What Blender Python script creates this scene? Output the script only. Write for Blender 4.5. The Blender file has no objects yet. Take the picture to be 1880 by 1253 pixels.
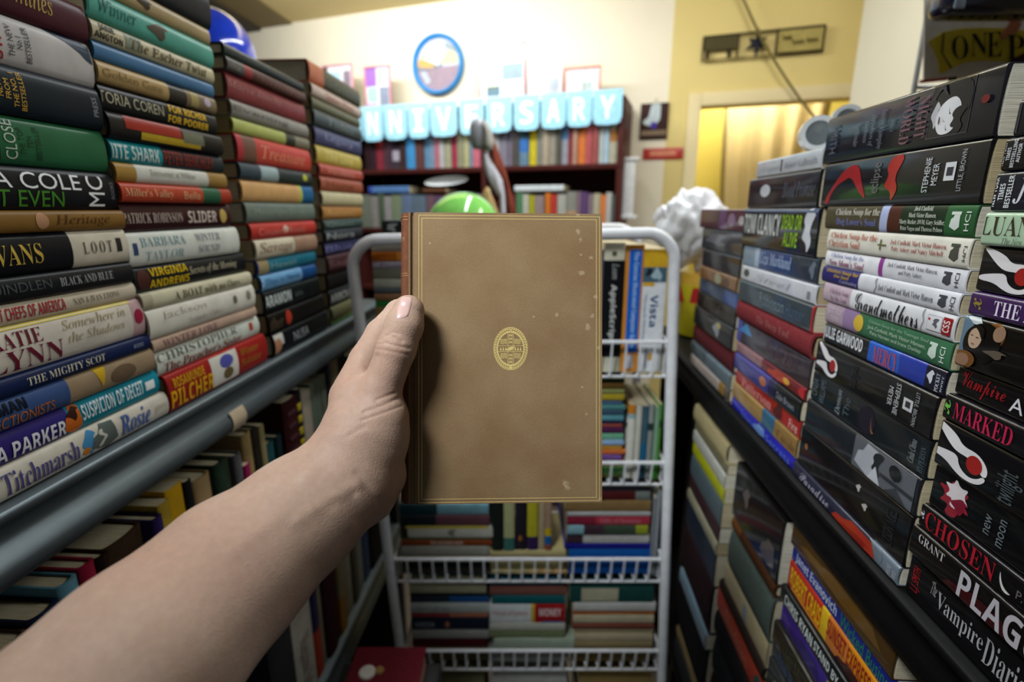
import bpy, bmesh, math, random
import numpy as np
from mathutils import Vector, Matrix, noise
random.seed(7)
SC = bpy.context.scene
COL = SC.collection
# ------------------------------------------------------------------ camera
CZ = 1.52
PITCH = math.radians(14.2)
F = 954.0                                  # focal length in pixels of the 1880 px frame
C = np.array([0, 0, CZ])
RX = np.array([1.0, 0, 0])
FW = np.array([0, math.cos(PITCH), -math.sin(PITCH)])
UP = np.array([0, math.sin(PITCH), math.cos(PITCH)])
cam = bpy.data.cameras.new('camera')
cam.sensor_width = 36.0
cam.lens = F * 36.0 / 1880
cam.clip_start = 0.01
cam.dof.use_dof = True
cam.dof.focus_distance = 0.39
cam.dof.aperture_fstop = 3.9
cam.dof.aperture_blades = 7
cam_o = bpy.data.objects.new('camera', cam)
COL.objects.link(cam_o)
cam_o.location = C
cam_o.rotation_euler = (math.pi / 2 - PITCH, 0, 0)
SC.camera = cam_o
# ------------------------------------------------------------------ world, lights, exposure
W = bpy.data.worlds.new('world')
SC.world = W
W.use_nodes = True
W.node_tree.nodes['Background'].inputs[0].default_value = (0.80, 0.90, 1.0, 1)
W.node_tree.nodes['Background'].inputs[1].default_value = 0.09


def area(name, loc, target, size, power, color=(1, 1, 1), size_y=None):
    l = bpy.data.lights.new(name, 'AREA')
    l.energy = power
    l.color = color
    l.size = size
    if size_y:
        l.shape = 'RECTANGLE'
        l.size_y = size_y
    o = bpy.data.objects.new(name, l)
    COL.objects.link(o)
    o.location = loc
    d = Vector(target) - Vector(loc)
    o.rotation_euler = d.to_track_quat('-Z', 'Y').to_euler()
    return o


near_ = area('ceiling_tube_light_near', (-0.54, -0.18, 2.46), (0.22, 0.62, 1.4), 0.36, 2.15, (0.93, 0.98, 1.0), 0.5)
near_.data.spread = math.radians(48)
area('fill_light_left_shelf', (0.90, 1.0, 2.47), (-0.3, 0.75, 1.3), 0.25, 8.0, (0.92, 0.98, 1.0), 0.9)  # added fill for the left-hand shelving, no known fixture
area('ceiling_tube_light_aisle', (0.05, 1.5, 2.5), (0.05, 1.5, 0), 0.05, 8.0, (0.92, 0.97, 1.0), 1.3)
area('ceiling_tube_light_back', (-0.66, 2.12, 2.46), (-0.33, 3.065, 2.2), 1.3, 11.0, (0.94, 0.98, 1.0), 0.12)
area('ceiling_tube_light_door', (0.75, 1.5, 2.48), (0.95, 2.4, 1.5), 0.25, 6.5, (1.0, 0.98, 0.92), 0.7)
area('fill_light_doorway', (1.15, 2.75, 2.4), (1.2, 2.9, 1.2), 0.3, 14.0, (1.0, 1.0, 0.95))  # added to brighten the room behind the doorway, no lamp seen
SC.view_settings.view_transform = 'Standard'
SC.view_settings.look = 'None'
SC.view_settings.gamma = 1.0
SC.view_settings.use_curve_mapping = False
SC.view_settings.exposure = 0.7

# ------------------------------------------------------------------ helpers: frames
PSI = math.atan(65 * math.cos(PITCH) / F)
CP, SP = math.cos(PSI), math.sin(PSI)
A = np.array([SP, CP, 0])                   # along the aisle
N = np.array([CP, -SP, 0])                  # across the aisle, to the right
TL, TR = -0.46, 0.32                        # spine planes of the two shelves


def ai(s, t, dz):
    """aisle coordinates (dz from camera height) to world"""
    return C + s * A + t * N + np.array([0, 0, dz])


def ray(x, y):
    return FW + (x - 940) / F * RX - (y - 626.5) / F * UP


def on_t(x, y, t):
    d = ray(x, y)
    k = t / float(d @ N)
    p = k * d
    return float(p @ A), float(p[2])


def s_at(px, t, dz):
    k = (px - 940) / F
    return (t * CP + k * (t * SP * math.cos(PITCH) + dz * math.sin(PITCH))) / (k * CP * math.cos(PITCH) - SP)


def on_y(x, y, Y):
    d = ray(x, y)
    return C + Y / d[1] * d


def cam_pt(px, py, D):
    """point at camera depth D in camera space (x right, y up, z forward)"""
    return np.array([(px - 940) / F * D, (626.5 - py) / F * D, D])


def hexc(h):
    v = [int(h[i:i + 2], 16) / 255 for i in (0, 2, 4)]
    return tuple(c / 12.92 if c <= 0.04045 else ((c + 0.055) / 1.055) ** 2.4 for c in v)


# ------------------------------------------------------------------ helpers: materials
MATS = {}


def mat(h, kind='matte', rough=None):
    key = (h, kind, rough)
    if key in MATS:
        return MATS[key]
    m = bpy.data.materials.new(kind + '_' + h)
    m.use_nodes = True
    nt = m.node_tree
    b = nt.nodes['Principled BSDF']
    col = hexc(h)
    r0 = {'matte': 0.6, 'paper_cover': 0.34, 'wrapped': 0.22, 'cloth': 0.8, 'gold': 0.38, 'metal': 0.35, 'paint': 0.65,
          'plastic': 0.3, 'gloss': 0.12, 'pages': 0.85, 'ink': 0.45}.get(kind, 0.5)
    b.inputs['Roughness'].default_value = r0 if rough is None else rough
    if kind in ('gold',):
        b.inputs['Metallic'].default_value = 0.2
    if kind == 'metal':
        b.inputs['Metallic'].default_value = 0.75
    if kind in ('wrapped', 'paper_cover', 'cloth', 'matte', 'ink'):
        b.inputs['IOR'].default_value = 1.32
    if kind == 'wrapped':
        b.inputs['Coat Weight'].default_value = 0.65
        b.inputs['Coat IOR'].default_value = 1.45
        b.inputs['Coat Roughness'].default_value = 0.07
    if kind in ('matte', 'paper_cover', 'cloth', 'ink', 'wrapped'):
        b.inputs['Specular IOR Level'].default_value = 0.22
    if kind == 'gloss':
        b.inputs['Coat Weight'].default_value = 0.5
    tc = nt.nodes.new('ShaderNodeTexCoord')
    nz = nt.nodes.new('ShaderNodeTexNoise')
    mix = nt.nodes.new('ShaderNodeMix')
    mix.data_type = 'RGBA'
    mix.blend_type = 'MULTIPLY'
    nt.links.new(tc.outputs['Object'], nz.inputs['Vector'])
    amp = 0.16
    nz.inputs['Scale'].default_value = 45
    if kind == 'pages':
        mp = nt.nodes.new('ShaderNodeMapping')
        mp.inputs['Scale'].default_value = (1, 1, 60)
        nt.links.new(tc.outputs['Object'], mp.inputs['Vector'])
        nt.links.new(mp.outputs[0], nz.inputs['Vector'])
        amp = 0.5
        nz.inputs['Scale'].default_value = 30
    elif kind in ('cloth',):
        nz.inputs['Scale'].default_value = 220
        amp = 0.3
    elif kind in ('paint',):
        nz.inputs['Scale'].default_value = 2.5
        amp = 0.08
    elif kind in ('ink', 'gold', 'metal'):
        amp = 0.1
    nz.inputs['Detail'].default_value = 4
    rmp = nt.nodes.new('ShaderNodeMapRange')
    rmp.inputs['From Min'].default_value = 0.3
    rmp.inputs['From Max'].default_value = 0.7
    rmp.inputs['To Min'].default_value = 1 - amp
    rmp.inputs['To Max'].default_value = 1.0
    nt.links.new(nz.outputs['Fac'], rmp.inputs['Value'])
    mix.inputs['Factor'].default_value = 1.0
    mix.inputs[6].default_value = (*col, 1)
    nt.links.new(rmp.outputs[0], mix.inputs[7])
    nt.links.new(mix.outputs[2], b.inputs['Base Color'])
    if kind in ('cloth', 'pages', 'wrapped', 'paper_cover', 'paint'):
        bp = nt.nodes.new('ShaderNodeBump')
        bp.inputs['Strength'].default_value = {'cloth': 0.25, 'pages': 0.4, 'wrapped': 0.10, 'paper_cover': 0.05, 'paint': 0.05}[kind]
        bp.inputs['Distance'].default_value = 0.001
        if kind == 'wrapped':
            n2 = nt.nodes.new('ShaderNodeTexNoise')
            n2.inputs['Scale'].default_value = 28
            nt.links.new(tc.outputs['Object'], n2.inputs['Vector'])
            nt.links.new(n2.outputs['Fac'], bp.inputs['Height'])
            bp.inputs['Distance'].default_value = 0.004
        else:
            nt.links.new(nz.outputs['Fac'], bp.inputs['Height'])
        nt.links.new(bp.outputs[0], b.inputs['Normal'])
    MATS[key] = m
    return m


# ------------------------------------------------------------------ helpers: objects
def tag(o, label=None, cat=None, group=None, kind=None):
    if label:
        o['label'] = label
    if cat:
        o['category'] = cat
    if group:
        o['group'] = group
    if kind:
        o['kind'] = kind
    return o


def mat4(x, y, z, o):
    m = Matrix.Identity(4)
    for i in range(3):
        m[i][0], m[i][1], m[i][2], m[i][3] = float(x[i]), float(y[i]), float(z[i]), float(o[i])
    return m


def empty(name, M):
    o = bpy.data.objects.new(name, None)
    o.empty_display_size = 0.03
    COL.objects.link(o)
    o.matrix_world = M
    return o


class MB:
    """collects polygons of one part, then links them as ONE mesh object"""

    def __init__(self):
        self.v, self.f, self.mi, self.ms = [], [], [], []

    def slot(self, m):
        if m not in self.ms:
            self.ms.append(m)
        return self.ms.index(m)

    def add(self, vs, fs, m):
        b = len(self.v)
        i = self.slot(m)
        self.v += [tuple(map(float, p)) for p in vs]
        for f in fs:
            self.f.append([b + k for k in f])
            self.mi.append(i)

    def box(self, lo, hi, m, M=None, bev=0):
        x0, y0, z0 = lo
        x1, y1, z1 = hi
        vs = [(x, y, z) for x in (x0, x1) for y in (y0, y1) for z in (z0, z1)]
        fs = [(0, 1, 3, 2), (4, 6, 7, 5), (0, 4, 5, 1), (2, 3, 7, 6), (0, 2, 6, 4), (1, 5, 7, 3)]
        if bev:
            bm = bmesh.new()
            bv = [bm.verts.new(p) for p in vs]
            for f in fs:
                bm.faces.new([bv[k] for k in f])
            bmesh.ops.recalc_face_normals(bm, faces=bm.faces)
            bmesh.ops.bevel(bm, geom=list(bm.edges), offset=bev, segments=3, affect='EDGES', profile=0.5)
            bm.verts.index_update()
            vs = [tuple(p.co) for p in bm.verts]
            fs = [[p.index for p in f.verts] for f in bm.faces]
            bm.free()
        if M is not None:
            vs = [M @ Vector(p) for p in vs]
        self.add(vs, fs, m)
        return self

    def prism(self, pts, z0, z1, m, M=None):
        """outline in x,y; extruded in z"""
        n = len(pts)
        vs = [(x, y, z0) for x, y in pts] + [(x, y, z1) for x, y in pts]
        fs = [list(range(n))[::-1], list(range(n, 2 * n))] + [(i, (i + 1) % n, n + (i + 1) % n, n + i) for i in range(n)]
        if M is not None:
            vs = [M @ Vector(p) for p in vs]
        self.add(vs, fs, m)
        return self

    def tube(self, path, r, m, seg=10, closed=False, caps=True):
        path = [np.array(p, float) for p in path]
        n = len(path)
        rs = r if hasattr(r, '__len__') else [r] * n
        vs, fs = [], []
        prev = None
        for i, p in enumerate(path):
            a = path[(i - 1) % n] if (closed or i > 0) else p
            b = path[(i + 1) % n] if (closed or i < n - 1) else p
            d = b - a
            d /= np.linalg.norm(d) + 1e-12
            if prev is None:
                h = np.array([0, 0, 1.0]) if abs(d[2]) < 0.9 else np.array([1.0, 0, 0])
                u = np.cross(d, h)
            else:
                u = prev - d * (prev @ d)
            u /= np.linalg.norm(u) + 1e-12
            prev = u
            w = np.cross(d, u)
            for k in range(seg):
                an = 2 * math.pi * k / seg
                vs.append(p + rs[i] * (math.cos(an) * u + math.sin(an) * w))
        for i in range(n if closed else n - 1):
            for k in range(seg):
                j = (i + 1) % n
                fs.append((i * seg + k, i * seg + (k + 1) % seg, j * seg + (k + 1) % seg, j * seg + k))
        if caps and not closed:
            fs.append(list(range(seg))[::-1])
            fs.append([(n - 1) * seg + k for k in range(seg)])
        self.add(vs, fs, m)
        return self

    def lathe(self, prof, m, M=None, seg=40, ring=False):
        """prof of (radius, z) round z"""
        vs, fs = [], []
        for r, z in prof:
            for k in range(seg):
                an = 2 * math.pi * k / seg
                vs.append((r * math.cos(an), r * math.sin(an), z))
        np_ = len(prof)
        for i in range(np_ if ring else np_ - 1):
            j = (i + 1) % np_
            for k in range(seg):
                fs.append((i * seg + k, i * seg + (k + 1) % seg, j * seg + (k + 1) % seg, j * seg + k))
        if not ring:
            fs.append(list(range(seg))[::-1])
            fs.append([(len(prof) - 1) * seg + k for k in range(seg)])
        if M is not None:
            vs = [M @ Vector(p) for p in vs]
        self.add(vs, fs, m)
        return self

    def build(self, name, parent=None, M=None, smooth=True, angle=40):
        me = bpy.data.meshes.new(name)
        me.from_pydata(self.v, [], self.f)
        for m in self.ms:
            me.materials.append(m)
        me.polygons.foreach_set('material_index', self.mi)
        bm = bmesh.new()
        bm.from_mesh(me)
        bmesh.ops.recalc_face_normals(bm, faces=bm.faces)
        bm.to_mesh(me)
        bm.free()
        if smooth:
            me.polygons.foreach_set('use_smooth', [True] * len(me.polygons))
            me.set_sharp_from_angle(angle=math.radians(angle))
        me.update()
        o = bpy.data.objects.new(name, me)
        COL.objects.link(o)
        if parent is not None:
            o.parent = parent
        if M is not None:
            o.matrix_local = M
        return o


# ------------------------------------------------------------------ helpers: lettering (built-in typeface with its serif, script and bold forms)
STY = {'b': (0x1D5D4, 0x1D5EE, 0x1D7EC), 's': (0x1D400, 0x1D41A, 0x1D7CE), 'i': (0x1D434, 0x1D44E, None),
       'bi': (0x1D468, 0x1D482, None), 'sc': (0x1D4D0, 0x1D4EA, None), 'n': (None, None, None)}


def styled(t, st):
    u, l, d = STY[st]
    out = ''
    for c in t:
        if 'A' <= c <= 'Z' and u:
            out += chr(u + ord(c) - 65)
        elif 'a' <= c <= 'z' and l:
            out += '\u210e' if (st == 'i' and c == 'h') else chr(l + ord(c) - 97)
        elif '0' <= c <= '9' and d:
            out += chr(d + ord(c) - 48)
        else:
            out += c
    return out


TCACHE = {}
PENDING = []                                # lettering to be set once every line is known


def load_lettering(keys):
    """set all lines in one go (serif lines a little lighter) and split them: fills TCACHE[(text, style)] with unit-square outlines"""
    allines = []
    for t, st in keys:
        for l in t.split('\n'):
            if (l, st) not in allines:
                allines.append((l, st))
    per = {}
    for thin in (False, True):
        lines = [k for k in allines if (k[1] == 's') == thin]
        cu = bpy.data.curves.new('lettering', 'FONT')
        cu.body = '\n'.join(styled(l, st) for l, st in lines)
        cu.space_line = 3.0
        cu.resolution_u = 3
        if thin:
            cu.offset = -0.0085
        o = bpy.data.objects.new('lettering', cu)
        me = bpy.data.meshes.new_from_object(o)
        v = np.zeros(len(me.vertices) * 3)
        me.vertices.foreach_get('co', v)
        v = v.reshape(-1, 3)[:, :2]
        fs = [list(p.vertices) for p in me.polygons]
        bpy.data.objects.remove(o)
        bpy.data.curves.remove(cu)
        bpy.data.meshes.remove(me)
        row = np.round(-(v[:, 1] - 0.3) / 3.0).astype(int)
        for i, k in enumerate(lines):
            idx = np.nonzero(row == i)[0]
            per[k] = [v[idx] + np.array([0, 3.0 * i]), [], {int(q): j for j, q in enumerate(idx)}]
        for f in fs:
            k = lines[row[f[0]]]
            per[k][1].append([per[k][2][q] for q in f])
    for t, st in keys:
        V, Fs, off = [], [], 0
        ls = t.split('\n')
        for i, l in enumerate(ls):
            pv, pf, _ = per[(l, st)]
            if not len(pv):
                continue
            pv = pv - np.array([(pv[:, 0].max() + pv[:, 0].min()) / 2, 1.02 * i])
            V.append(pv)
            Fs += [[q + off for q in f] for f in pf]
            off += len(pv)
        V = np.concatenate(V)
        lo, hi = V.min(0), V.max(0)
        TCACHE[(t, st)] = ((V - lo) / np.maximum(hi - lo, 1e-6), Fs)


def set_lettering():
    load_lettering(list(dict.fromkeys((p[0], p[1]) for p in PENDING)))
    for t, st, fn in PENDING:
        fn(*TCACHE[(t, st)])


def fit(v, x0, x1, z0, z1, rot=0):
    """unit-square coordinates into a box; rot 1 reads upward, -1 downward, 2 upside down"""
    a, b = v[:, 0], v[:, 1]
    if rot == 1:
        a, b = 1 - b, a
    elif rot == -1:
        a, b = b, 1 - a
    elif rot == 2:
        a, b = 1 - a, 1 - b
    return x0 + a * (x1 - x0), z0 + b * (z1 - z0)


ELL = [(0.5 + 0.5 * math.cos(a * math.pi / 10), 0.5 + 0.5 * math.sin(a * math.pi / 10)) for a in range(20)]
SHAPES = {
    'rect': [(0, 0), (1, 0), (1, 1), (0, 1)],
    'ell': ELL,
    'tri': [(0, 0), (1, 0), (0.5, 1)],
    'swoosh': [(0, 1), (0.35, 0.85), (0.65, 0.55), (0.85, 0.1), (1, 0), (1, 1)],
    'arm_up': [(0, 1), (0.12, 1), (0.42, 0.86), (0.55, 0.68), (0.8, 0.7), (0.98, 0.52), (1, 0.3), (0.9, 0.28), (0.84, 0.46), (0.66, 0.5), (0.45, 0.5), (0.3, 0.62), (0.1, 0.86)],
    'arm_low': [(0, 0.34), (0.3, 0.42), (0.5, 0.44), (0.55, 0.22), (0.72, 0.1), (0.86, 0.16), (0.95, 0.3), (1, 0.22), (0.88, 0.04), (0.66, 0), (0.5, 0.06), (0.3, 0.2), (0, 0.22)],
    'ribbon': [(0, 0), (0.18, 0.45), (0.4, 0.85), (0.6, 1), (0.75, 0.95), (0.85, 0.5), (1, 0.05), (0.8, 0.3), (0.6, 0.7), (0.45, 0.6), (0.3, 0.5), (0.15, 0.2), (0.15, 0)],
    'twist': [(0.3, 1), (1, 1), (0.5, 0.55), (0.8, 0.3), (0.5, 0), (0.45, 0.25), (0, 0.35), (0.25, 0.6), (0.05, 0.75)],
    'bird': [(0, 0.5), (0.3, 0.75), (0.6, 1), (0.8, 0.9), (1, 0.75), (0.75, 0.7), (0.8, 0.3), (0.6, 0), (0.4, 0.3)],
    'flower': [(0.3, 0), (0.42, 0.3), (0.1, 0.25), (0.3, 0.5), (0, 0.7), (0.35, 0.72), (0.4, 1), (0.6, 0.75), (0.9, 0.85), (0.75, 0.55), (1, 0.3), (0.7, 0.35), (0.65, 0)],
    'crescent': [(0, 1), (0.05, 0.5), (0.3, 0.12), (0.65, 0), (1, 0.15), (0.65, 0.17), (0.35, 0.32), (0.15, 0.6)],
    'face': [(0.3, 0), (0.7, 0.02), (0.95, 0.3), (1, 0.7), (0.75, 0.98), (0.4, 0.95), (0.1, 0.75), (0.02, 0.4), (0.12, 0.15)],
    'squiggle': [(0.3, 1), (0.55, 1), (0.45, 0.75), (0.8, 0.5), (0.5, 0.25), (0.35, 0), (0.1, 0), (0.35, 0.3), (0.6, 0.5), (0.2, 0.75)],
    'house': [(0, 0.2), (0.1, 0.6), (0.3, 0.7), (0.45, 1), (0.9, 0.95), (1, 0.2), (0.6, 0), (0.3, 0.1)],
}

for _k in SHAPES:
    if _k not in ('rect', 'tri', 'ell', 'house'):
        for _ in range(2):
            p_ = SHAPES[_k]
            q_ = []
            for (x0_, y0_), (x1_, y1_) in zip(p_, p_[1:] + p_[:1]):
                q_ += [(.75 * x0_ + .25 * x1_, .75 * y0_ + .25 * y1_), (.25 * x0_ + .75 * x1_, .25 * y0_ + .75 * y1_)]
            SHAPES[_k] = q_


# ------------------------------------------------------------------ books
def spine_curve(z, T, b, flat=False):
    if flat:                                # flat spine with rounded edges of radius b
        q = np.maximum(0, b - np.minimum(z, T - z))
        return b - np.sqrt(np.maximum(0, b * b - q * q))
    q = np.clip(2 * z / T - 1, -1, 1)
    return b * (1 - np.sqrt(np.maximum(0, 1 - q * q)))


def make_book(name, L, Wd, T, kind, bands, texts=(), pics=(), page='cdbf9c', squash=1.0):
    """lying book: x along the spine, y into the book from the spine, z up. Returns the root empty."""
    hard = kind in ('h', 'c')
    ck = {'h': 'paper_cover', 'c': 'cloth', 'p': 'paper_cover', 'w': 'wrapped'}[kind]
    th = min(0.0026 if hard else 0.0008, T * 0.22)
    flat = kind == 'w'
    b = min(0.006 if hard else 0.003 if flat else 0.0022, T * 0.25)
    ov = 0.003 if hard else 0.0004
    root = empty(name, Matrix.Identity(4))
    if isinstance(bands, str):
        bands = [(1.0, bands)]
    cuts = [0.0] + [q for q, _ in bands[:-1]] + [1.0]
    # outer/inner outline in (y, z)
    out = [(Wd, 0.0)]
    inn = [(Wd, th)]
    K = 9 if flat else 8
    for k in range(K + 1):
        a = math.pi * k / K
        z = T * (1 - math.cos(a)) / 2
        y = b * (1 - math.sin(a))
        if flat:
            a = math.pi / 2 * (k / 4 if k < 5 else (9 - k) / 4)
            y, z = b * (1 - math.sin(a)), b * (1 - math.cos(a))
            if k >= 5:
                z = T - z
        out.append((y, z))
    for k in range(K + 1):
        a = math.pi * k / K
        z = th + (T - 2 * th) * (1 - math.cos(a)) / 2
        inn.append((th + b * 0.9 * (1 - math.sin(a)) + 0.0005, z))
    out.append((Wd, T))
    inn.append((Wd, T - th))
    sec = out + inn[::-1]
    n = len(sec)
    mb = MB()
    rings = []
    for c in cuts:
        rings.append([(c * L, y, z) for y, z in sec])
    for i, (q, h) in enumerate(bands):
        m = mat(h, ck)
        vs = rings[i] + rings[i + 1]
        fs = [(k, (k + 1) % n, n + (k + 1) % n, n + k) for k in range(n)]
        no = len(out)
        if i == 0:
            fs += [(k, k + 1, n - 2 - k, n - 1 - k) for k in range(no - 1)]
        if i == len(bands) - 1:
            fs += [(n + k, n + n - 1 - k, n + n - 2 - k, n + k + 1) for k in range(no - 1)]
        mb.add(vs, fs, m)
    mb.build('cover', root)
    pg = MB()
    pg.box((ov, th + b + 0.0008, th), (L - ov, Wd - ov, T - th), mat(page, 'pages'))
    pg.build('pages', root, smooth=False)
    def strips(xs, zs, fs):
        """cut a flat shape into strips through the thickness so that it can follow the rounded spine"""
        bm = bmesh.new()
        bv = [bm.verts.new((float(x), 0, float(z))) for x, z in zip(xs, zs)]
        for f in fs:
            try:
                bm.faces.new([bv[k] for k in f])
            except ValueError:
                pass
        for q in (0.06, 0.14, 0.25, 0.38, 0.5, 0.62, 0.75, 0.86, 0.94):
            if min(zs) < q * T < max(zs):
                bmesh.ops.bisect_plane(bm, geom=bm.verts[:] + bm.edges[:] + bm.faces[:], plane_co=(0, 0, q * T), plane_no=(0, 0, 1), dist=1e-7)
        for x_, s_ in ((0.0012, -1), (L - 0.0012, 1)):
            if min(xs) < x_ < max(xs) or (s_ < 0 and min(xs) < x_) or (s_ > 0 and max(xs) > x_):
                bmesh.ops.bisect_plane(bm, geom=bm.verts[:] + bm.edges[:] + bm.faces[:], plane_co=(x_, 0, 0), plane_no=(s_, 0, 0), clear_outer=True, dist=1e-7)
        bm.verts.index_update()
        v = np.array([p.co[:] for p in bm.verts]).reshape(-1, 3)
        f = [[p.index for p in q.verts] for q in bm.faces]
        bm.free()
        return v, f

    off = 0.00025
    if pics:
        for h, sh, x0, x1, v0, v1 in pics:
            pb = MB()
            off += 0.00012
            pts = np.array(SHAPES[sh] if isinstance(sh, str) else sh, float)
            xs, zs = fit(pts, x0, x1, v0 * T, v1 * T)
            v, f = strips(xs, zs, [list(range(len(xs)))])
            v[:, 1] = spine_curve(v[:, 2], T, b, flat) - off
            pb.add(v, f, mat(h, ck))
            pb.build('cover_picture', root, smooth=False)
    if texts:
        for (t, st, h, x0, x1, v0, v1, *r) in texts:
            def fn(v, f, h=h, x0=x0, x1=x1, v0=v0, v1=v1, r=r, off=off):
                xs, zs = fit(v, x0, x1, v0 * T, v1 * T, r[0] if r else 0)
                v, f = strips(xs, zs, f)
                v[:, 1] = spine_curve(v[:, 2], T, b, flat) - off - 0.0002
                tb = MB()
                tb.add(v, f, mat(h, 'ink'))
                tb.build('title_lettering', root, smooth=False)
            PENDING.append((t, st, fn))
    return root


ORD = 'first second third fourth fifth sixth seventh eighth ninth tenth eleventh twelfth thirteenth fourteenth fifteenth sixteenth seventeenth eighteenth nineteenth twentieth'.split()


def stack(where, group, side, pts, near, books, tscale=1.0, W0=0.15, cat='book'):
    """books from the top down; pts: outline points (px, py) at the far edge of the spines, one more than books."""
    t = TL if side < 0 else TR
    z = [on_t(x, y, t)[1] for x, y in pts]
    S = [on_t(x, y, t)[0] for x, y in pts]
    floor_ = min((ZL if side < 0 else ZR, ZR2 if side > 0 else ZL2), key=lambda q: abs(q - z[-1])) + 0.0008
    z[-1] = floor_
    for i in range(len(z) - 2, -1, -1):
        z[i] = max(z[i], z[i + 1] + 0.004)
    for i, bk in enumerate(books):
        desc, kind, bands, *rest = bk
        texts = rest[0] if len(rest) > 0 else ()
        pics = rest[1] if len(rest) > 1 else ()
        z1, z0 = z[i], z[i + 1]
        T = z1 - z0
        zm = (z0 + z1) / 2
        sf = (S[i] + S[i + 1]) / 2
        sn = near(zm) if callable(near) else sf - near
        tj = random.uniform(-0.004, 0.002) if len(books) > 3 else 0
        tj *= -side
        L = sf - sn
        u = (lambda px: s_at(px, t, zm) - sn) if side < 0 else (lambda px: sf - s_at(px, t, zm))
        if not isinstance(bands, str):
            bands = [((u(q) / L) if q > 1 else q, h) for q, h in bands]
            bands = [(min(max(q, 0.001), 1.0), h) for q, h in bands]
        texts = [(a, st, h, u(x0), u(x1), v0, v1, *r) for a, st, h, x0, x1, v0, v1, *r in texts]
        pics = [(h, sh, u(x0), u(x1), v0, v1) for h, sh, x0, x1, v0, v1 in pics]
        Wd = W0 * random.uniform(0.93, 1.05)
        r = make_book('hardcover_book' if kind in 'hc' else 'paperback_book', L, Wd, T - 0.0003, kind, bands, texts, pics,
                      page=random.choice(['cdbf9c', 'd6ccb0', 'bfae88', 'dcd6c4']))
        if side < 0:
            r.matrix_world = mat4(A, -N, (0, 0, 1), ai(sn, t + tj, z0))
        else:
            r.matrix_world = mat4(-A, N, (0, 0, 1), ai(sf, t + tj, z0))
        tag(r, desc + ' ' + where, cat, group)
    return z, S


# ================================================================== THE SETTING
TH = math.radians(19.2)
WD = np.array([math.cos(TH), -math.sin(TH), 0])      # along the back wall, to the right
WN = np.array([-math.sin(TH), -math.cos(TH), 0])     # out of the back wall, into the shop
W0 = np.array([0, 2.8, 0])                           # point of the back wall, floor level


def wall_pt(x, y, off=0.0):
    """point of the back wall (moved off it by off) seen at a pixel: (distance along, height)"""
    d = ray(x, y)
    o = W0 + WN * off
    k = float((o - C) @ WN) / float(d @ WN)
    p = C + k * d
    return float((p - W0) @ WD), float(p[2])


def wall_M(u, z, off=0.0):
    """frame hung on the back wall: x along it, y up, z out of it"""
    o = W0 + u * WD + WN * off
    return mat4(WD, (0, 0, 1), WN, (o[0], o[1], z))


HC = 2.525
SPLIT = wall_pt(1226, 200)[0]
DL, DR = wall_pt(1287, 200)[0], wall_pt(1520, 200)[0] + 0.12
DTOP = wall_pt(1290, 196)[1]
wm = mat('e6dcc4', 'paint')
ym = mat('d8c37c', 'paint')
b = MB().box((-3.0, 0, -0.08), (SPLIT, HC, 0), wm)
tag(b.build('wall_back', M=wall_M(0, 0)), kind='structure')
b = MB()
b.box((SPLIT, 0, -0.08), (DL, HC, 0), ym)
b.box((DL, DTOP, -0.08), (DR, HC, 0), ym)
b.box((DR, 0, -0.08), (1.9, HC, 0), ym)
tag(b.build('wall_back_yellow', M=wall_M(0, 0)), kind='structure')
# doorway: trim, room behind it
fm = mat('dccb9c', 'paint')
b = MB()
for lo, hi in (((DL - 0.055, 0, 0), (DL, DTOP + 0.055, 0.018)), ((DR, 0, 0), (DR + 0.055, DTOP + 0.055, 0.018)), ((DL, DTOP, 0), (DR, DTOP + 0.055, 0.018))):
    b.box(lo, hi, fm, bev=0.004)
tag(b.build('trim_1', M=wall_M(0, 0)), kind='structure')
b = MB().box((DL - 0.5, 0, -0.75), (DR + 0.8, HC, -0.70), mat('c4b04a', 'paint'))
tag(b.build('wall_beyond', M=wall_M(0, 0)), kind='structure')
b = MB()
cw = mat('a8966a', 'cloth')
pts = []
for i in range(25):
    q = i / 24
    pts.append((DL + 0.24 + 0.36 * q, -0.42 + 0.022 * math.sin(q * 30)))
vs, fs = [], []
for r, zz in enumerate((DTOP + 0.3, DTOP - 0.25, DTOP - 0.6, 0.35)):
    for i, (x, y) in enumerate(pts):
        q = i / 24
        xx = DL + 0.10 + (0.52 - 0.10 * r * q + 0.02 * r) * q + 0.02 * r
        vs.append((xx, zz, y))
for r in range(3):
    for i in range(24):
        fs.append((r * 25 + i, r * 25 + i + 1, (r + 1) * 25 + i + 1, (r + 1) * 25 + i))
b.add(vs, fs, cw)
o = b.build('curtain', M=wall_M(0, 0))
tag(o, 'tan cloth curtain hanging inside the yellow doorway', 'curtain')
so = o.modifiers.new('thickness', 'SOLIDIFY')
so.thickness = 0.004
rod = MB().tube([(DL - 0.3, DTOP + 0.3, -0.42), (DR + 0.4, DTOP + 0.3, -0.42)], 0.009, mat('6d5a30', 'metal')).build('curtain_rod', o)
# ceiling, floor, other walls
b = MB().box((-3.2, -1.6, HC), (2.6, 4.6, HC + 0.06), mat('dcc88e', 'paint'))
tag(b.build('ceiling'), kind='structure')
b = MB().box((-3.2, -1.6, -0.05), (2.6, 4.6, 0.0), mat('6c6258', 'paint', 0.4))
tag(b.build('floor'), kind='structure')
b = MB().box((-2.6, -1.6, 0), (-2.5, 4.6, HC), mat('d9cba6', 'paint'))
tag(b.build('wall_left'), kind='structure')
b = MB().box((2.2, -1.6, 0), (2.3, 2.6, HC), mat('d8c48c', 'paint'))
tag(b.build('wall_right'), kind='structure')
# darker panels of the ceiling over the left-hand shelving, along the aisle


def ceil_t(x, y):
    d = ray(x, y)
    return float((d * (HC - CZ) / d[2]) @ N)


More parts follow.
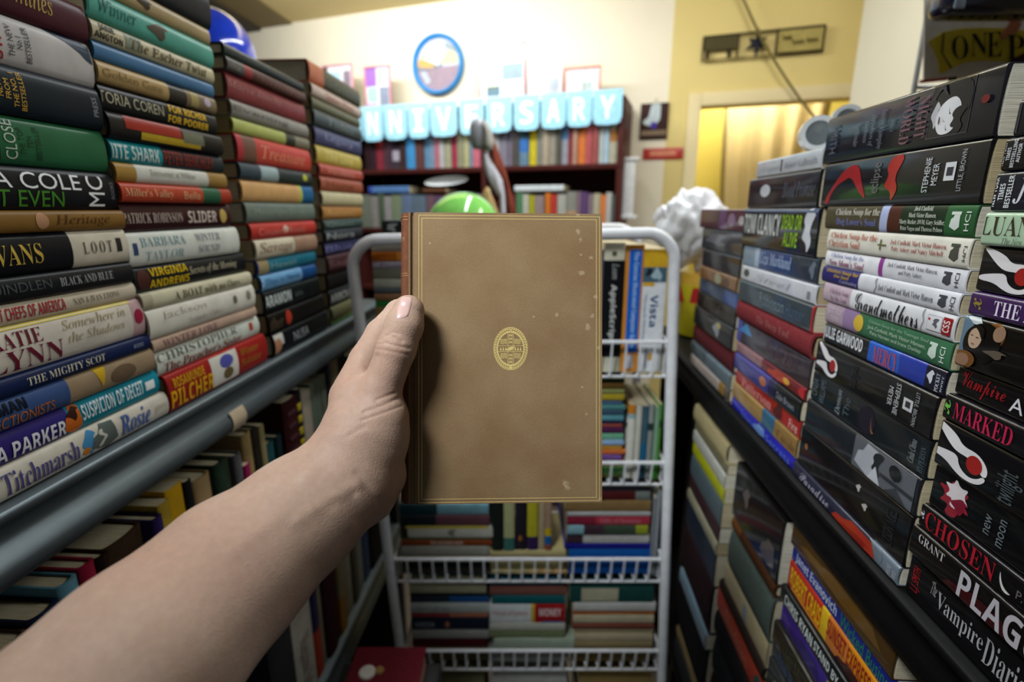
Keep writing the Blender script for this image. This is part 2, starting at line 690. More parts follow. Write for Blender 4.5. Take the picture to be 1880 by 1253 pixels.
ta, tb = ceil_t(482, 2), ceil_t(404, 2)
CMX = mat4(A, -N, (0, 0, 1), ai(0, 0, HC - CZ))
b = MB().box((-1.5, -ta, -.008), (5.0, -tb, 0.0), mat('7c6a40', 'paint'), M=CMX)
tag(b.build('ceiling_panel'), kind='structure')
b = MB().box((-1.5, -tb, -.02), (5.0, -tb + 1.0, 0.0), mat('2e2519', 'paint'), M=CMX)
tag(b.build('ceiling_panel_dark'), kind='structure')
# pillar to the right of the doorway
b = MB().box((1.33, 1.73, 0), (1.75, 2.215, HC), mat('e6e2d0', 'paint'))
tag(b.build('pillar'), kind='structure')

# ================================================================== LEFT METAL SHELVING
ZL = -0.246                                   # top of the board, from camera height
gm = mat('5d666b', 'metal', 0.42)
LM = mat4(A, -N, (0, 0, 1), ai(0, TL, 0))     # x along aisle, y into shelf, z from camera height
sh = empty('metal_shelving', mat4(A, -N, (0, 0, 1), ai(0, TL, -CZ)))
tag(sh, 'grey metal shelving with a ridged front rail carrying the tall book stacks', 'shelving')


def rail(z, parent):
    b = MB()
    prof = [(0.03, z), (-0.008, z), (-0.0105, z - 0.003), (-0.0105, z - 0.010), (-0.006, z - 0.013), (-0.003, z - 0.022), (-0.004, z - 0.030), (-0.010, z - 0.036),
            (-0.0165, z - 0.044), (-0.018, z - 0.052), (-0.0155, z - 0.060), (-0.008, z - 0.066), (0.006, z - 0.067), (0.03, z - 0.067)]
    n = len(prof)
    vs = [(x, y, zz) for x in (-0.4, 1.43) for y, zz in prof]
    fs = [(i, (i + 1) % n, n + (i + 1) % n, n + i) for i in range(n)] + [list(range(n)), list(range(n, 2 * n))[::-1]]
    b.add(vs, fs, gm)
    return b.build('front_rail', parent, angle=60)


r1 = rail(CZ + ZL, sh)
MB().box((-0.4, 0.028, CZ + ZL - 0.014), (1.43, 0.36, CZ + ZL - 0.0005), gm).build('shelf_board', sh, smooth=False)
# a paper price sticker on the rail
su = s_at(418, TL, ZL - 0.045)
st = MB()
for k in range(6):
    a0, a1 = k / 6, (k + 1) / 6
    za, zb = CZ + ZL - 0.034 - 0.03 * a0, CZ + ZL - 0.034 - 0.03 * a1
    ya, yb = -0.0105 - 0.0085 * math.sin(math.pi * (0.1 + 0.75 * a0)), -0.0105 - 0.0085 * math.sin(math.pi * (0.1 + 0.75 * a1))
    st.add([(su - 0.017, ya, za), (su + 0.017, ya, za), (su + 0.017, yb, zb), (su - 0.017, yb, zb)], [(0, 1, 2, 3)], mat('b9a68c', 'matte'))
st.build('price_sticker', r1)
ZL2, ZL3 = -0.625, -0.967
for zz in (ZL2, ZL3):
    rail(CZ + zz, sh)
    MB().box((-0.4, 0.028, CZ + zz - 0.014), (1.43, 0.36, CZ + zz - 0.0005), gm).build('shelf_board', sh, smooth=False)
for xx in (-0.42, 1.43):
    MB().box((xx, 0.0, 0), (xx + 0.035, 0.36, CZ + ZL - 0.07), mat('23282b', 'metal', 0.5)).build('upright', sh, smooth=False)
MB().box((-0.42, 0.362, 0), (1.47, 0.37, CZ + 0.05), mat('1d1b1a', 'matte')).build('back_panel', sh, smooth=False)  # unseen panel, put in to block light behind the stacks

# ------------------------------------------------------------------ stack 1
G1 = 'books in the front stack on the metal shelving'
B1 = [
    ('maroon hardcover with gold script lettering, topmost', 'h', '4a1f2a', [('mines', 'i', 'b89a50', 30, 100, .35, .85)]),
    ('pale grey hardcover with a dark blue swoosh,', 'h', 'b9b4b2', [('STAR', 'b', '9c2028', -10, 8, .1, .9, 1), ('THE NEW\nNo.1\nBESTSELLER', 'n', '3c3a3c', 20, 62, .15, .85, 1)], [('2c3a4c', 'swoosh', 85, 182, .5, 1)]),
    ('blue-black hardcover with small yellow lettering,', 'h', '131e28', [('NEW\nFROM\nTHE NO. 1\nBESTSELLER', 'n', 'd2a63a', -6, 47, .12, .9, 1), ('PRESS', 'n', '8a9098', 171, 180, .3, .75, 1)]),
    ('bottle green hardcover with pale upright lettering,', 'h', [(5, '3a1a18'), (1, '27633f')], [('CLOSE', 'n', 'b9c4b4', 14, 36, .12, .9, 1), ('THE TOP\nTEN\nBESTSELLER', 'n', '22402c', 42, 82, .15, .85, 1)]),
    ('black hardcover with big white and green capitals,', 'h', '15161a', [('MARTINA COLE', 'n', 'eef0f2', -260, 154, .5, .88), ('GET EVEN', 'n', '4c8c2c', -60, 120, .08, .46), ('MC', 'n', 'f0f0f0', 166, 195, .1, .88, 1), ('BOOKS', 'n', '70747a', 207, 213, .3, .75, 1)]),
    ('brown and gold thin hardcover,', 'h', '84602c', [('Heritage', 'i', '5a3a18', 100, 200, .2, .8)], [('b98a66', 'ell', 64, 88, .15, .9)]),
    ('half black half cream hardcover with gold capitals,', 'h', [(134, '14151a'), (1, 'cfc6b2')], [('LEE EVANS', 's', 'd0b04c', -130, 78, .25, .75), ('L O O T', 's', '5c564c', 154, 206, .36, .7)], [('2a2a2a', 'rect', 215, 224, .35, .75)]),
    ('dull black hardcover with faint grey capitals,', 'h', '1c1d20', [('QUINDLEN', 'n', '4c4f52', -40, 96, .3, .75), ('BLACK AND BLUE', 's', 'a3a5a6', 112, 208, .35, .72)]),
    ('beige thin hardcover with red condensed capitals,', 'h', 'cdc0aa', [('GREAT CHEFS OF AMERICA', 'b', 'a8303a', -30, 127, .22, .82), ('NAN & IVAN LYONS', 's', '8c7c66', 142, 224, .35, .7)]),
    ('thick cream hardcover with a red dot,', 'h', [(246, 'd8cfc2'), (1, 'c0a0a0')], [('KATIE', 's', '6c1c30', -12, 84, .56, .88), ('FLYNN', 's', '6c1c30', -60, 117, .08, .5), ('Somewhere in\nthe Shadows', 'i', 'b3a684', 122, 235, .35, .9)], [('d8c24c', 'rect', -200, 250, .93, 1), ('9c2440', 'ell', 250, 265, .35, .75)]),
    ('navy hardcover with cream capitals,', 'h', '16244c', [('THE MIGHTY SCOT', 's', 'd6d0bc', 52, 194, .28, .72), ('BOOKS', 'n', '98a0b8', 247, 264, .4, .65)]),
    ('blue and tan hardcover with orange lettering,', 'h', [(130, '3c5484'), (1, '9a8468')], [('BACHMAN', 'b', '101420', -70, 52, .52, .92), ('PERFECTIONISTS', 'n', 'b8682c', -60, 100, .1, .46)], [('d0a828', 'tri', 178, 200, 1, .2), ('6c5844', 'ell', 205, 250, .1, .8)]),
    ('purple and teal hardcover with white condensed capitals,', 'h', [(133, '352a74'), (1, '128aa0')], [('BARBARA PARKER', 'b', 'e4e2ea', -140, 126, .12, .62), ('SUSPICION OF DECEIT', 'b', 'd2e6ea', 157, 268, .3, .85)], [('d06a24', 'house', 124, 156, 0, 1), ('3a2018', 'bird', 128, 154, .4, .95), ('eef2f2', 'rect', 272, 288, .35, .7)]),
    ('white hardcover with violet serif lettering, undermost', 'h', 'd3ccbc', [('Alan Titchmarsh', 's', '4c4684', -75, 146, .15, .85), ('Rosie', 'bi', '4a66a8', 222, 276, .15, .9), ('press', 'i', 'b0a898', 285, 306, .35, .65)], [('4a90c0', 'bird', 150, 180, .0, 1), ('d08030', 'ell', 152, 166, .15, .4), ('5c6460', 'house', 168, 216, .05, .98), ('c8c8bc', 'squiggle', 176, 205, .2, .8)]),
]
P1 = [(158, 10), (171, 80), (184, 163), (193, 240), (211, 318), (226, 386), (232, 420), (241, 481), (251, 518), (259, 548), (275, 614), (281, 640), (291, 680), (303, 721), (317, 757)]
stack('in the front stack on the metal shelving', G1, -1, P1, 0.235, B1)
# ------------------------------------------------------------------ stack 2
G2 = 'books in the second stack on the metal shelving'
B2 = [
    ('navy black thick hardcover, topmost', 'h', '1c2028'),
    ('tan hardcover with dark horse figures,', 'h', '9c8862', [], [('3a3226', 'bird', 250, 285, .2, .8), ('6a5a40', 'ell', 190, 230, .2, .8)]),
    ('sea green hardcover with a galloping figure,', 'h', '4c9484', [('Winner', 'i', '2c6458', 180, 250, .3, .8)], [('4c4438', 'bird', 265, 312, .15, .85)]),
    ('beige hardcover with black and brown lettering,', 'h', 'b4aa8c', [('JANE\nLANGTON', 'b', '241f1c', 168, 226, .15, .88), ('The Escher Twist', 'bi', '5c5034', 240, 380, .2, .8)], [('7c8474', 'rect', 232, 262, .15, .9)]),
    ('steel blue plain hardcover,', 'h', '3f6a90'),
    ('tan hardcover with a dark patterned end,', 'h', [(312, 'a88c5c'), (345, '2c2824'), (1, '7c6a50')], [('Golden Gate', 'n', '8c7248', 190, 300, .3, .7)], [('a0905c', 'rect', 352, 366, .1, .9), ('b8a8b8', 'ell', 376, 388, .3, .8)]),
    ('black hardcover with cream and yellow capitals,', 'h', '17171a', [('VICTORIA COREN', 'n', 'aaa68c', 150, 305, .3, .72), ('FOR RICHER\nFOR POORER', 'b', 'e0b42c', 313, 386, .12, .88)]),
    ('black hardcover with red and yellow blocks,', 'h', '1a1718', [], [('96281c', 'rect', 228, 332, .45, .95), ('b89a28', 'rect', 256, 366, .12, .42), ('6c6c58', 'rect', 334, 372, .3, .8)]),
    ('teal and black hardcover with tall white capitals,', 'h', [(302, '148088'), (1, '1f2a30')], [('WHITE SHARK', 'b', 'b8ccc8', 180, 296, .15, .8), ('PETER BENCHLEY', 'b', '7c2a22', 304, 394, .15, .85)]),
    ('white hardcover with tan ends,', 'h', [(252, 'a07c3a'), (384, 'c8c6bc'), (1, '96743c')], [('Encounter at Willow', 'n', 'a4a298', 278, 360, .45, .8)]),
    ('orange red hardcover with a green band,', 'h', [(372, 'b2442c'), (404, '285c40'), (1, 'a03420')], [("Miller's Valley", 's', 'd8a078', 228, 316, .2, .75), ('Bella', 'n', 'd8a078', 336, 366, .25, .7)]),
    ('dark maroon hardcover with white capitals,', 'h', '38181c', [('PATRICK ROBINSON', 's', 'b8a69a', 230, 340, .3, .66), ('SLIDER', 'b', 'ccbcb0', 350, 402, .25, .72)], [('b89c54', 'ell', 408, 420, .2, .8)]),
    ('thick white hardcover with pale blue lettering,', 'h', 'd2d4ca', [('BARBARA\nTAYLOR', 's', '94b0b4', 264, 346, .15, .85), ('WINTER\nSOUND', 's', '9c98a0', 364, 408, .2, .85)], [('34466c', 'rect', 249, 257, .35, .7)]),
    ('black hardcover with yellow capitals and red wheel,', 'h', '1b1c1e', [('VIRGINIA\nANDREWS', 'b', 'd8b41c', 280, 352, .12, .9), ('Secrets of the Morning', 'i', 'c6bca0', 353, 438, .3, .75)], [('4c2a24', 'ell', 258, 282, .1, .9)]),
    ('thin cream hardcover with brown lettering,', 'h', [(282, 'b0a890'), (1, 'c9c3a6')], [('A BOAT with no Oars', 's', '6c6248', 322, 440, .2, .75)]),
    ('thick plain white hardcover,', 'h', 'd8d4c6', [('Jackson', 'n', 'c6c0b2', 300, 380, .55, .85), ('Simple Gifts', 'n', 'c8b8b0', 346, 406, .15, .45)], [('6c6a58', 'ell', 428, 435, .4, .75), ('888474', 'ell', 452, 460, .4, .8)]),
    ('dusty pink hardcover,', 'h', 'b89c88', [('WINTER LOVE', 's', '8c6468', 302, 402, .2, .8)]),
    ('white hardcover with red and grey lettering,', 'h', 'cdd0c4', [('CHRISTOPHER', 's', '74786c', 296, 440, .56, .9), ("The Preacher's Sister", 's', '8c4a40', 306, 446, .1, .5)], [('b04434', 'rect', 462, 468, .4, .8)]),
    ('bright red hardcover with gold capitals, undermost', 'h', '9c2420', [('ROSAMUNDE', 'b', 'd89c20', 320, 376, .62, .88), ('PILCHER', 'b', 'dca41c', 312, 390, .1, .58), ('Winter\nSolstice', 'i', 'a87c2c', 440, 476, .3, .85)], [('d9d4c8', 'rect', 388, 436, .08, .95), ('5658a8', 'ell', 404, 428, .5, .9), ('6c5a3c', 'ell', 408, 426, .15, .5)]),
]
P2 = [(385, -14), (387, 53), (390, 84), (394, 126), (395, 154), (397, 180), (401, 211), (405, 249), (411, 287), (415, 319), (421, 347), (425, 375), (433, 417), (451, 464), (460, 499), (465, 522), (471, 563), (475, 581), (485, 613), (493, 664)]
stack('in the second stack on the metal shelving', G2, -1, P2, lambda z: np.interp(z, [-0.245, -0.21, -0.141, -0.056, 0.04, 0.12, 0.196], [0.577, 0.571, 0.562, 0.554, 0.554, 0.554, 0.557]), B2, W0=0.145)
# ------------------------------------------------------------------ stack 3
G3 = 'books in the third stack on the metal shelving'
B3 = [
    ('dark slate hardcover, topmost', 'h', '262e30', [('Deep Water', 'n', '4a5252', 440, 520, .3, .7)]),
    ('dark brown hardcover with grey and red spine,', 'h', [(448, '4c4848'), (462, '8a2c30'), (1, '4c2c2a')], [('Outfox', 'n', '807a74', 405, 440, .2, .7), ('Sandra', 's', '6c4a44', 470, 550, .2, .7)]),
    ('dusty maroon thick hardcover,', 'h', '7a3236', [('Maeve Binchy', 'i', '9c6a66', 420, 520, .35, .75)]),
    ('grey hardcover,', 'h', '85817a', [('Evening', 'n', '5c5852', 430, 530, .3, .7)]),
    ('lime yellow hardcover with a black end,', 'h', [(528, 'a3a85c'), (545, '2c2c24'), (1, '76705c')]),
    ('scarlet hardcover with a brown patch,', 'h', [(448, 'a8303a'), (472, '6c4a3c'), (1, 'b83c34')], [('Treasure', 'i', 'd08868', 480, 560, .25, .75)]),
    ('slate and pale blue hardcover,', 'h', [(480, '35424c'), (512, '94a6a8'), (1, '2a3032')], [], [('b8b83c', 'ell', 556, 564, .3, .8)]),
    ('apricot hardcover with a blue end,', 'h', [(552, 'c79a64'), (557, 'a8b444'), (1, '1d5c8c')]),
    ('grey green hardcover,', 'h', '68736a', [('Moonlight Drive', 'n', '8a948a', 470, 560, .3, .7)]),
    ('vivid red thin hardcover,', 'h', 'b2332c', [('Cousins Rivals', 'n', 'd4786c', 475, 560, .25, .7)], [('d0b0a0', 'ell', 520, 530, .3, .8)]),
    ('cream hardcover with brown lettering,', 'h', [(540, 'c9bfa6'), (1, '9c7c66')], [('Savage', 'bi', '8c7060', 475, 536, .15, .85)]),
    ('blue and teal striped hardcover,', 'h', [(478, '343c7c'), (496, '9c8c64'), (1, '1f6a80')], [('Hawaii', 'n', '7aa0a0', 500, 545, .3, .7)]),
    ('sky blue hardcover with a white numeral,', 'h', [(480, '1e5c88'), (556, '6c9cc4'), (1, '1c4c84')], [('3', 'bi', 'dce8f0', 474, 484, .15, .9), ('Days to Never', 'n', '2c5c90', 490, 552, .25, .75)]),
    ('black hardcover with white block capitals,', 'h', '141a1c', [('MARAMON', 'b', 'c4ccc8', 478, 535, .3, .8), ('tales', 'n', '5a6462', 542, 556, .4, .65)]),
    ('black hardcover with a red emblem,', 'h', '171412', [('Father', 's', '5a4a38', 485, 520, .2, .8)], [('b03a28', 'ell', 526, 536, .15, .9)]),
    ('black hardcover with a pictured face, undermost', 'h', '121416', [('NUSA', 'n', '9aa0a0', 538, 565, .3, .75)], [('c8c4bc', 'rect', 492, 520, .45, .95), ('b07c5c', 'face', 500, 516, .1, .8)]),
]
P3 = [(557, 152), (559, 170), (562, 191), (565, 229), (570, 255), (571, 277), (571, 317), (575, 342), (579, 374), (581, 405), (580, 430), (582, 459), (582, 484), (582, 509), (594, 541), (599, 571), (603, 604)]
stack('in the third stack on the metal shelving', G3, -1, P3, lambda z: np.interp(z, [-0.244, -0.114, 0.03, 0.128, 0.237], [0.828, 0.812, 0.79, 0.79, 0.785]), B3, W0=0.15)
# ------------------------------------------------------------------ stack 4
G4 = 'books in the far stack on the metal shelving'
cols4 = [('olive black hardcover with orange end, topmost', '3c3a28'), ('dusty pink thin hardcover,', 'b09c90'), ('olive thin hardcover,', '5c5a44'), ('charcoal blue hardcover,', '3c4446'), ('purple blue hardcover,', '3d3e60'), ('mustard hardcover,', 'b09c4a'),
         ('brick red hardcover,', 'a3463a'), ('red and tan hardcover,', '96503c'), ('cream hardcover,', 'b8ae8c'), ('orange tan hardcover,', 'a0703c'), ('dark teal hardcover,', '3a4a48'), ('charcoal hardcover,', '2c3036'), ('navy hardcover,', '2c2c50'),
         ('dull maroon hardcover,', '42242a'), ('black hardcover,', '1c1c1e'), ('black hardcover with a white title,', '26282a'), ('olive hardcover,', '6a6a4c'), ('yellow green hardcover,', '84883c'), ('leaf green hardcover, undermost', '3c6a40')]
ys4 = [167, 199, 218, 235, 261, 288, 315, 334, 357, 379, 401, 417, 437, 458, 487, 514, 541, 562, 580, 600]
titles4 = ['Solo', 'Sister Mine', '', 'Tides', 'Legacy', 'The Lake', 'Vendetta', 'Home', '', 'Autumn', 'Quest', 'Nora', 'Blue', 'Saga', '', 'HARBOUR', '', 'Isle', '']
tc4 = ['5c5a48', 'a8685c', '', '6a7272', '8080a0', 'd4c47c', 'd08878', '703024', '', 'c89c68', '7a8884', '9a9ea0', '6a6a98', '7c5a5c', '', 'c8cac8', '', '5a5c28', '']
B4 = []
for i, (d, h) in enumerate(cols4):
    tx = [(titles4[i], 'n', tc4[i], 600, 650, .25, .75)] if titles4[i] else []
    B4.append((d, 'h', [(598, 'a85c3c'), (1, h)] if i == 0 else h, tx))
stack('in the far stack on the metal shelving', G4, -1, [(662 + (4 if 240 < y < 420 else 2), y) for y in ys4], lambda z: 1.075, B4, W0=0.15)

# ================================================================== RIGHT BLACK SHELVING
ZR = -0.331
bm_ = mat('0b0b0c', 'matte', 0.45)
RM = mat4(-A, N, (0, 0, 1), ai(0, TR, -CZ))       # x towards the camera, y into shelf
rs = empty('black_shelving', RM)
tag(rs, 'black shelving with a thick front lip carrying the paperback stacks', 'shelving')
b = MB()
prof = [(0.02, ZR), (-0.006, ZR), (-0.0085, ZR - 0.003), (-0.0085, ZR - 0.007), (-0.0055, ZR - 0.010), (-0.0055, ZR - 0.018), (-0.010, ZR - 0.024), (-0.012, ZR - 0.034), (-0.009, ZR - 0.046), (0.0, ZR - 0.050), (0.02, ZR - 0.050)]
n = len(prof)
vs = [(x, y, CZ + z) for x in (-1.52, 0.4) for y, z in prof]
b.add(vs, [(i, (i + 1) % n, n + (i + 1) % n, n + i) for i in range(n)] + [list(range(n)), list(range(n, 2 * n))[::-1]], bm_)
b.build('front_lip', rs, angle=60)
MB().box((-1.52, 0.018, CZ + ZR - 0.02), (0.4, 0.34, CZ + ZR - 0.0005), bm_).build('shelf_board', rs, smooth=False)
ZR2 = -1.05
MB().box((-1.52, 0.0, CZ + ZR2 - 0.03), (0.4, 0.34, CZ + ZR2 - 0.0005), bm_).build('shelf_board', rs, smooth=False)
MB().box((-1.18, 0.03, 0), (-1.15, 0.34, CZ + ZR - 0.021), bm_).build('upright', rs, smooth=False)
MB().box((-1.52, 0.03, 0), (-1.49, 0.34, CZ + ZR - 0.021), bm_).build('upright', rs, smooth=False)
MB().box((-1.52, 0.341, 0), (0.42, 0.35, CZ - 0.12), mat('18161a', 'matte')).build('back_panel', rs, smooth=False)

AP = [('e2dcdc', 'arm_up'), ('dcd6d8', 'arm_low')]


def hands_red(x0, x1, v0=0.06, v1=0.96):
    """two pale arms reaching for a red ball"""
    w = x1 - x0
    return [('dfdcde', 'arm_up', x0, x1, v0, v1), ('d8d4d8', 'arm_low', x0, x1, v0, v1), ('9c2420', 'ell', x0 + 0.62 * w, x0 + 0.9 * w, v0 + 0.22 * (v1 - v0), v0 + 0.62 * (v1 - v0))]


def hci(x0, x1, h, v0=0.2, v1=0.8):
    """small publisher mark: a dark block with strokes and three upright letters"""
    m = x0 + 0.55 * (x1 - x0)
    return [(h, 'house', x0, m, v0, v1), (h, 'rect', x0 + 1, m, v1 - 0.1, v1)]


# ------------------------------------------------------------------ stack A
GA = 'books in the front stack on the black shelving'
BA = [
    ('dark rounded book with grey end, topmost', 'w', '14161c', [], [('3c3c40', 'rect', 1862, 1870, .1, .9)]),
    ('black paperback with four small white upright lines,', 'w', [(1895, '121214'), (1, '5c1a20')], [('NEW YORK\nTIMES\nBESTSELLING\nAUTHOR', 'b', 'c8c8cc', 1843, 1879, .1, .92, 1)]),
    ('navy black paperback with three white upright lines,', 'w', '171a26', [('NEW YORK\nTIMES\nBESTSELLER', 'b', 'd8dadc', 1824, 1861, .1, .9, 1), ('Jodi', 'i', 'd0d0d8', 1866, 1960, .2, .85)]),
    ('pale green paperback with dark serif capitals,', 'w', 'a9c4a6', [('LUANNE RICE', 's', '3c3424', 1806, 2090, .32, .88), ('The New York Times bestseller', 'i', '5c6c5c', 1848, 2000, .1, .27)]),
    ('upper black paperback with pale arms', 'w', '131316', [], hands_red(1792, 1895)),
    ('violet paperback with white capitals,', 'w', '3b2150', [('THE AWAKENING', 's', 'd8d0e0', 1822, 2080, .2, .8), ('x', 'sc', '8c7c34', 1785, 1800, .3, .75, 1)]),
    ('black paperback with painted women and sky,', 'w', [(1786, '5f788c'), (1, '120f0d')], [], [('74481f', 'face', 1798, 1842, .5, 1.0), ('c8d0d4', 'swoosh', 1764, 1800, .6, 1), ('0e0b0a', 'face', 1768, 1838, .16, .97), ('9c7c64', 'face', 1819, 1842, .66, .96), ('b89c84', 'face', 1778, 1803, .42, .84), ('4c3428', 'ell', 1782, 1787, .655, .675), ('4c3428', 'ell', 1792, 1797, .635, .655), ('7c4c40', 'ell', 1786, 1792, .50, .52), ('120f0e', 'swoosh', 1780, 1806, .62, .88), ('5c5044', 'bird', 1806, 1856, .34, .52), ('6f4820', 'face', 1756, 1800, .0, .36), ('8c6a54', 'face', 1764, 1790, .03, .3)]),
    ('black paperback with red script and white capitals,', 'w', '110e0f', [('Vampire', 'sc', '8c1c20', 1757, 1836, .15, .9), ('ACADEMY', 'n', 'd0ced2', 1846, 2060, .2, .66)]),
    ('black paperback with pink red capitals,', 'w', '131114', [('MARKED', 's', 'b8264a', 1754, 1862, .2, .82), ('x', 'sc', '6cae4c', 1735, 1748, .25, .8, 1)]),
    ('lower black paperback with pale arms', 'w', '121113', [('twilight', 'n', '4c5458', 1832, 1880, .1, .7, 1)], hands_red(1712, 1816)),
    ('black paperback with a red and white tulip,', 'w', '0f0f11', [('new\nmoon', 'n', '6c7478', 1800, 1836, .2, .75, 1)], [('8c2430', 'flower', 1712, 1775, .08, .9), ('d8d0d4', 'flower', 1722, 1770, .3, .95), ('7c1c30', 'bird', 1736, 1770, .2, .6)]),
    ('black paperback with red capitals and crescent,', 'w', '121012', [('CHOSEN', 's', 'a81e2c', 1699, 1825, .15, .88), ('x', 'sc', 'c8c4c8', 1688, 1696, .4, .75, 1), ('P.C. CAST', 'n', '6c6468', 1866, 1960, .3, .6)], [('d8d8d4', 'crescent', 1832, 1858, .15, .8)]),
    ('black paperback with large pale capitals,', 'w', '141010', [('GRANT', 's', 'c0b8b8', 1690, 1736, .62, .9), ('PLAGUE', 'b', 'b8b4bc', 1766, 1960, .08, .9)], [('3a1214', 'house', 1740, 1860, .02, .5)]),
    ('black paperback with silver curly lettering, undermost', 'w', '131214', [('L.J. SMITH', 'n', 'a01e22', 1668, 1684, .2, .75, 1), ('Vampire', 's', 'a8a8ac', 1712, 1795, .25, .7), ('Diaries', 's', 'a8a8ac', 1798, 1885, .2, .72), ('The', 'i', 'a0a0a4', 1700, 1710, .5, .8)]),
]
PA = [(1870, 182), (1857, 252), (1834, 316), (1820, 389), (1797, 450), (1784, 534), (1772, 577), (1756, 670), (1741, 721), (1731, 767), (1715, 851), (1693, 923), (1683, 963), (1670, 1012), (1652, 1079)]
stack('in the front stack on the black shelving', GA, 1, PA, 0.205, BA, W0=0.13)
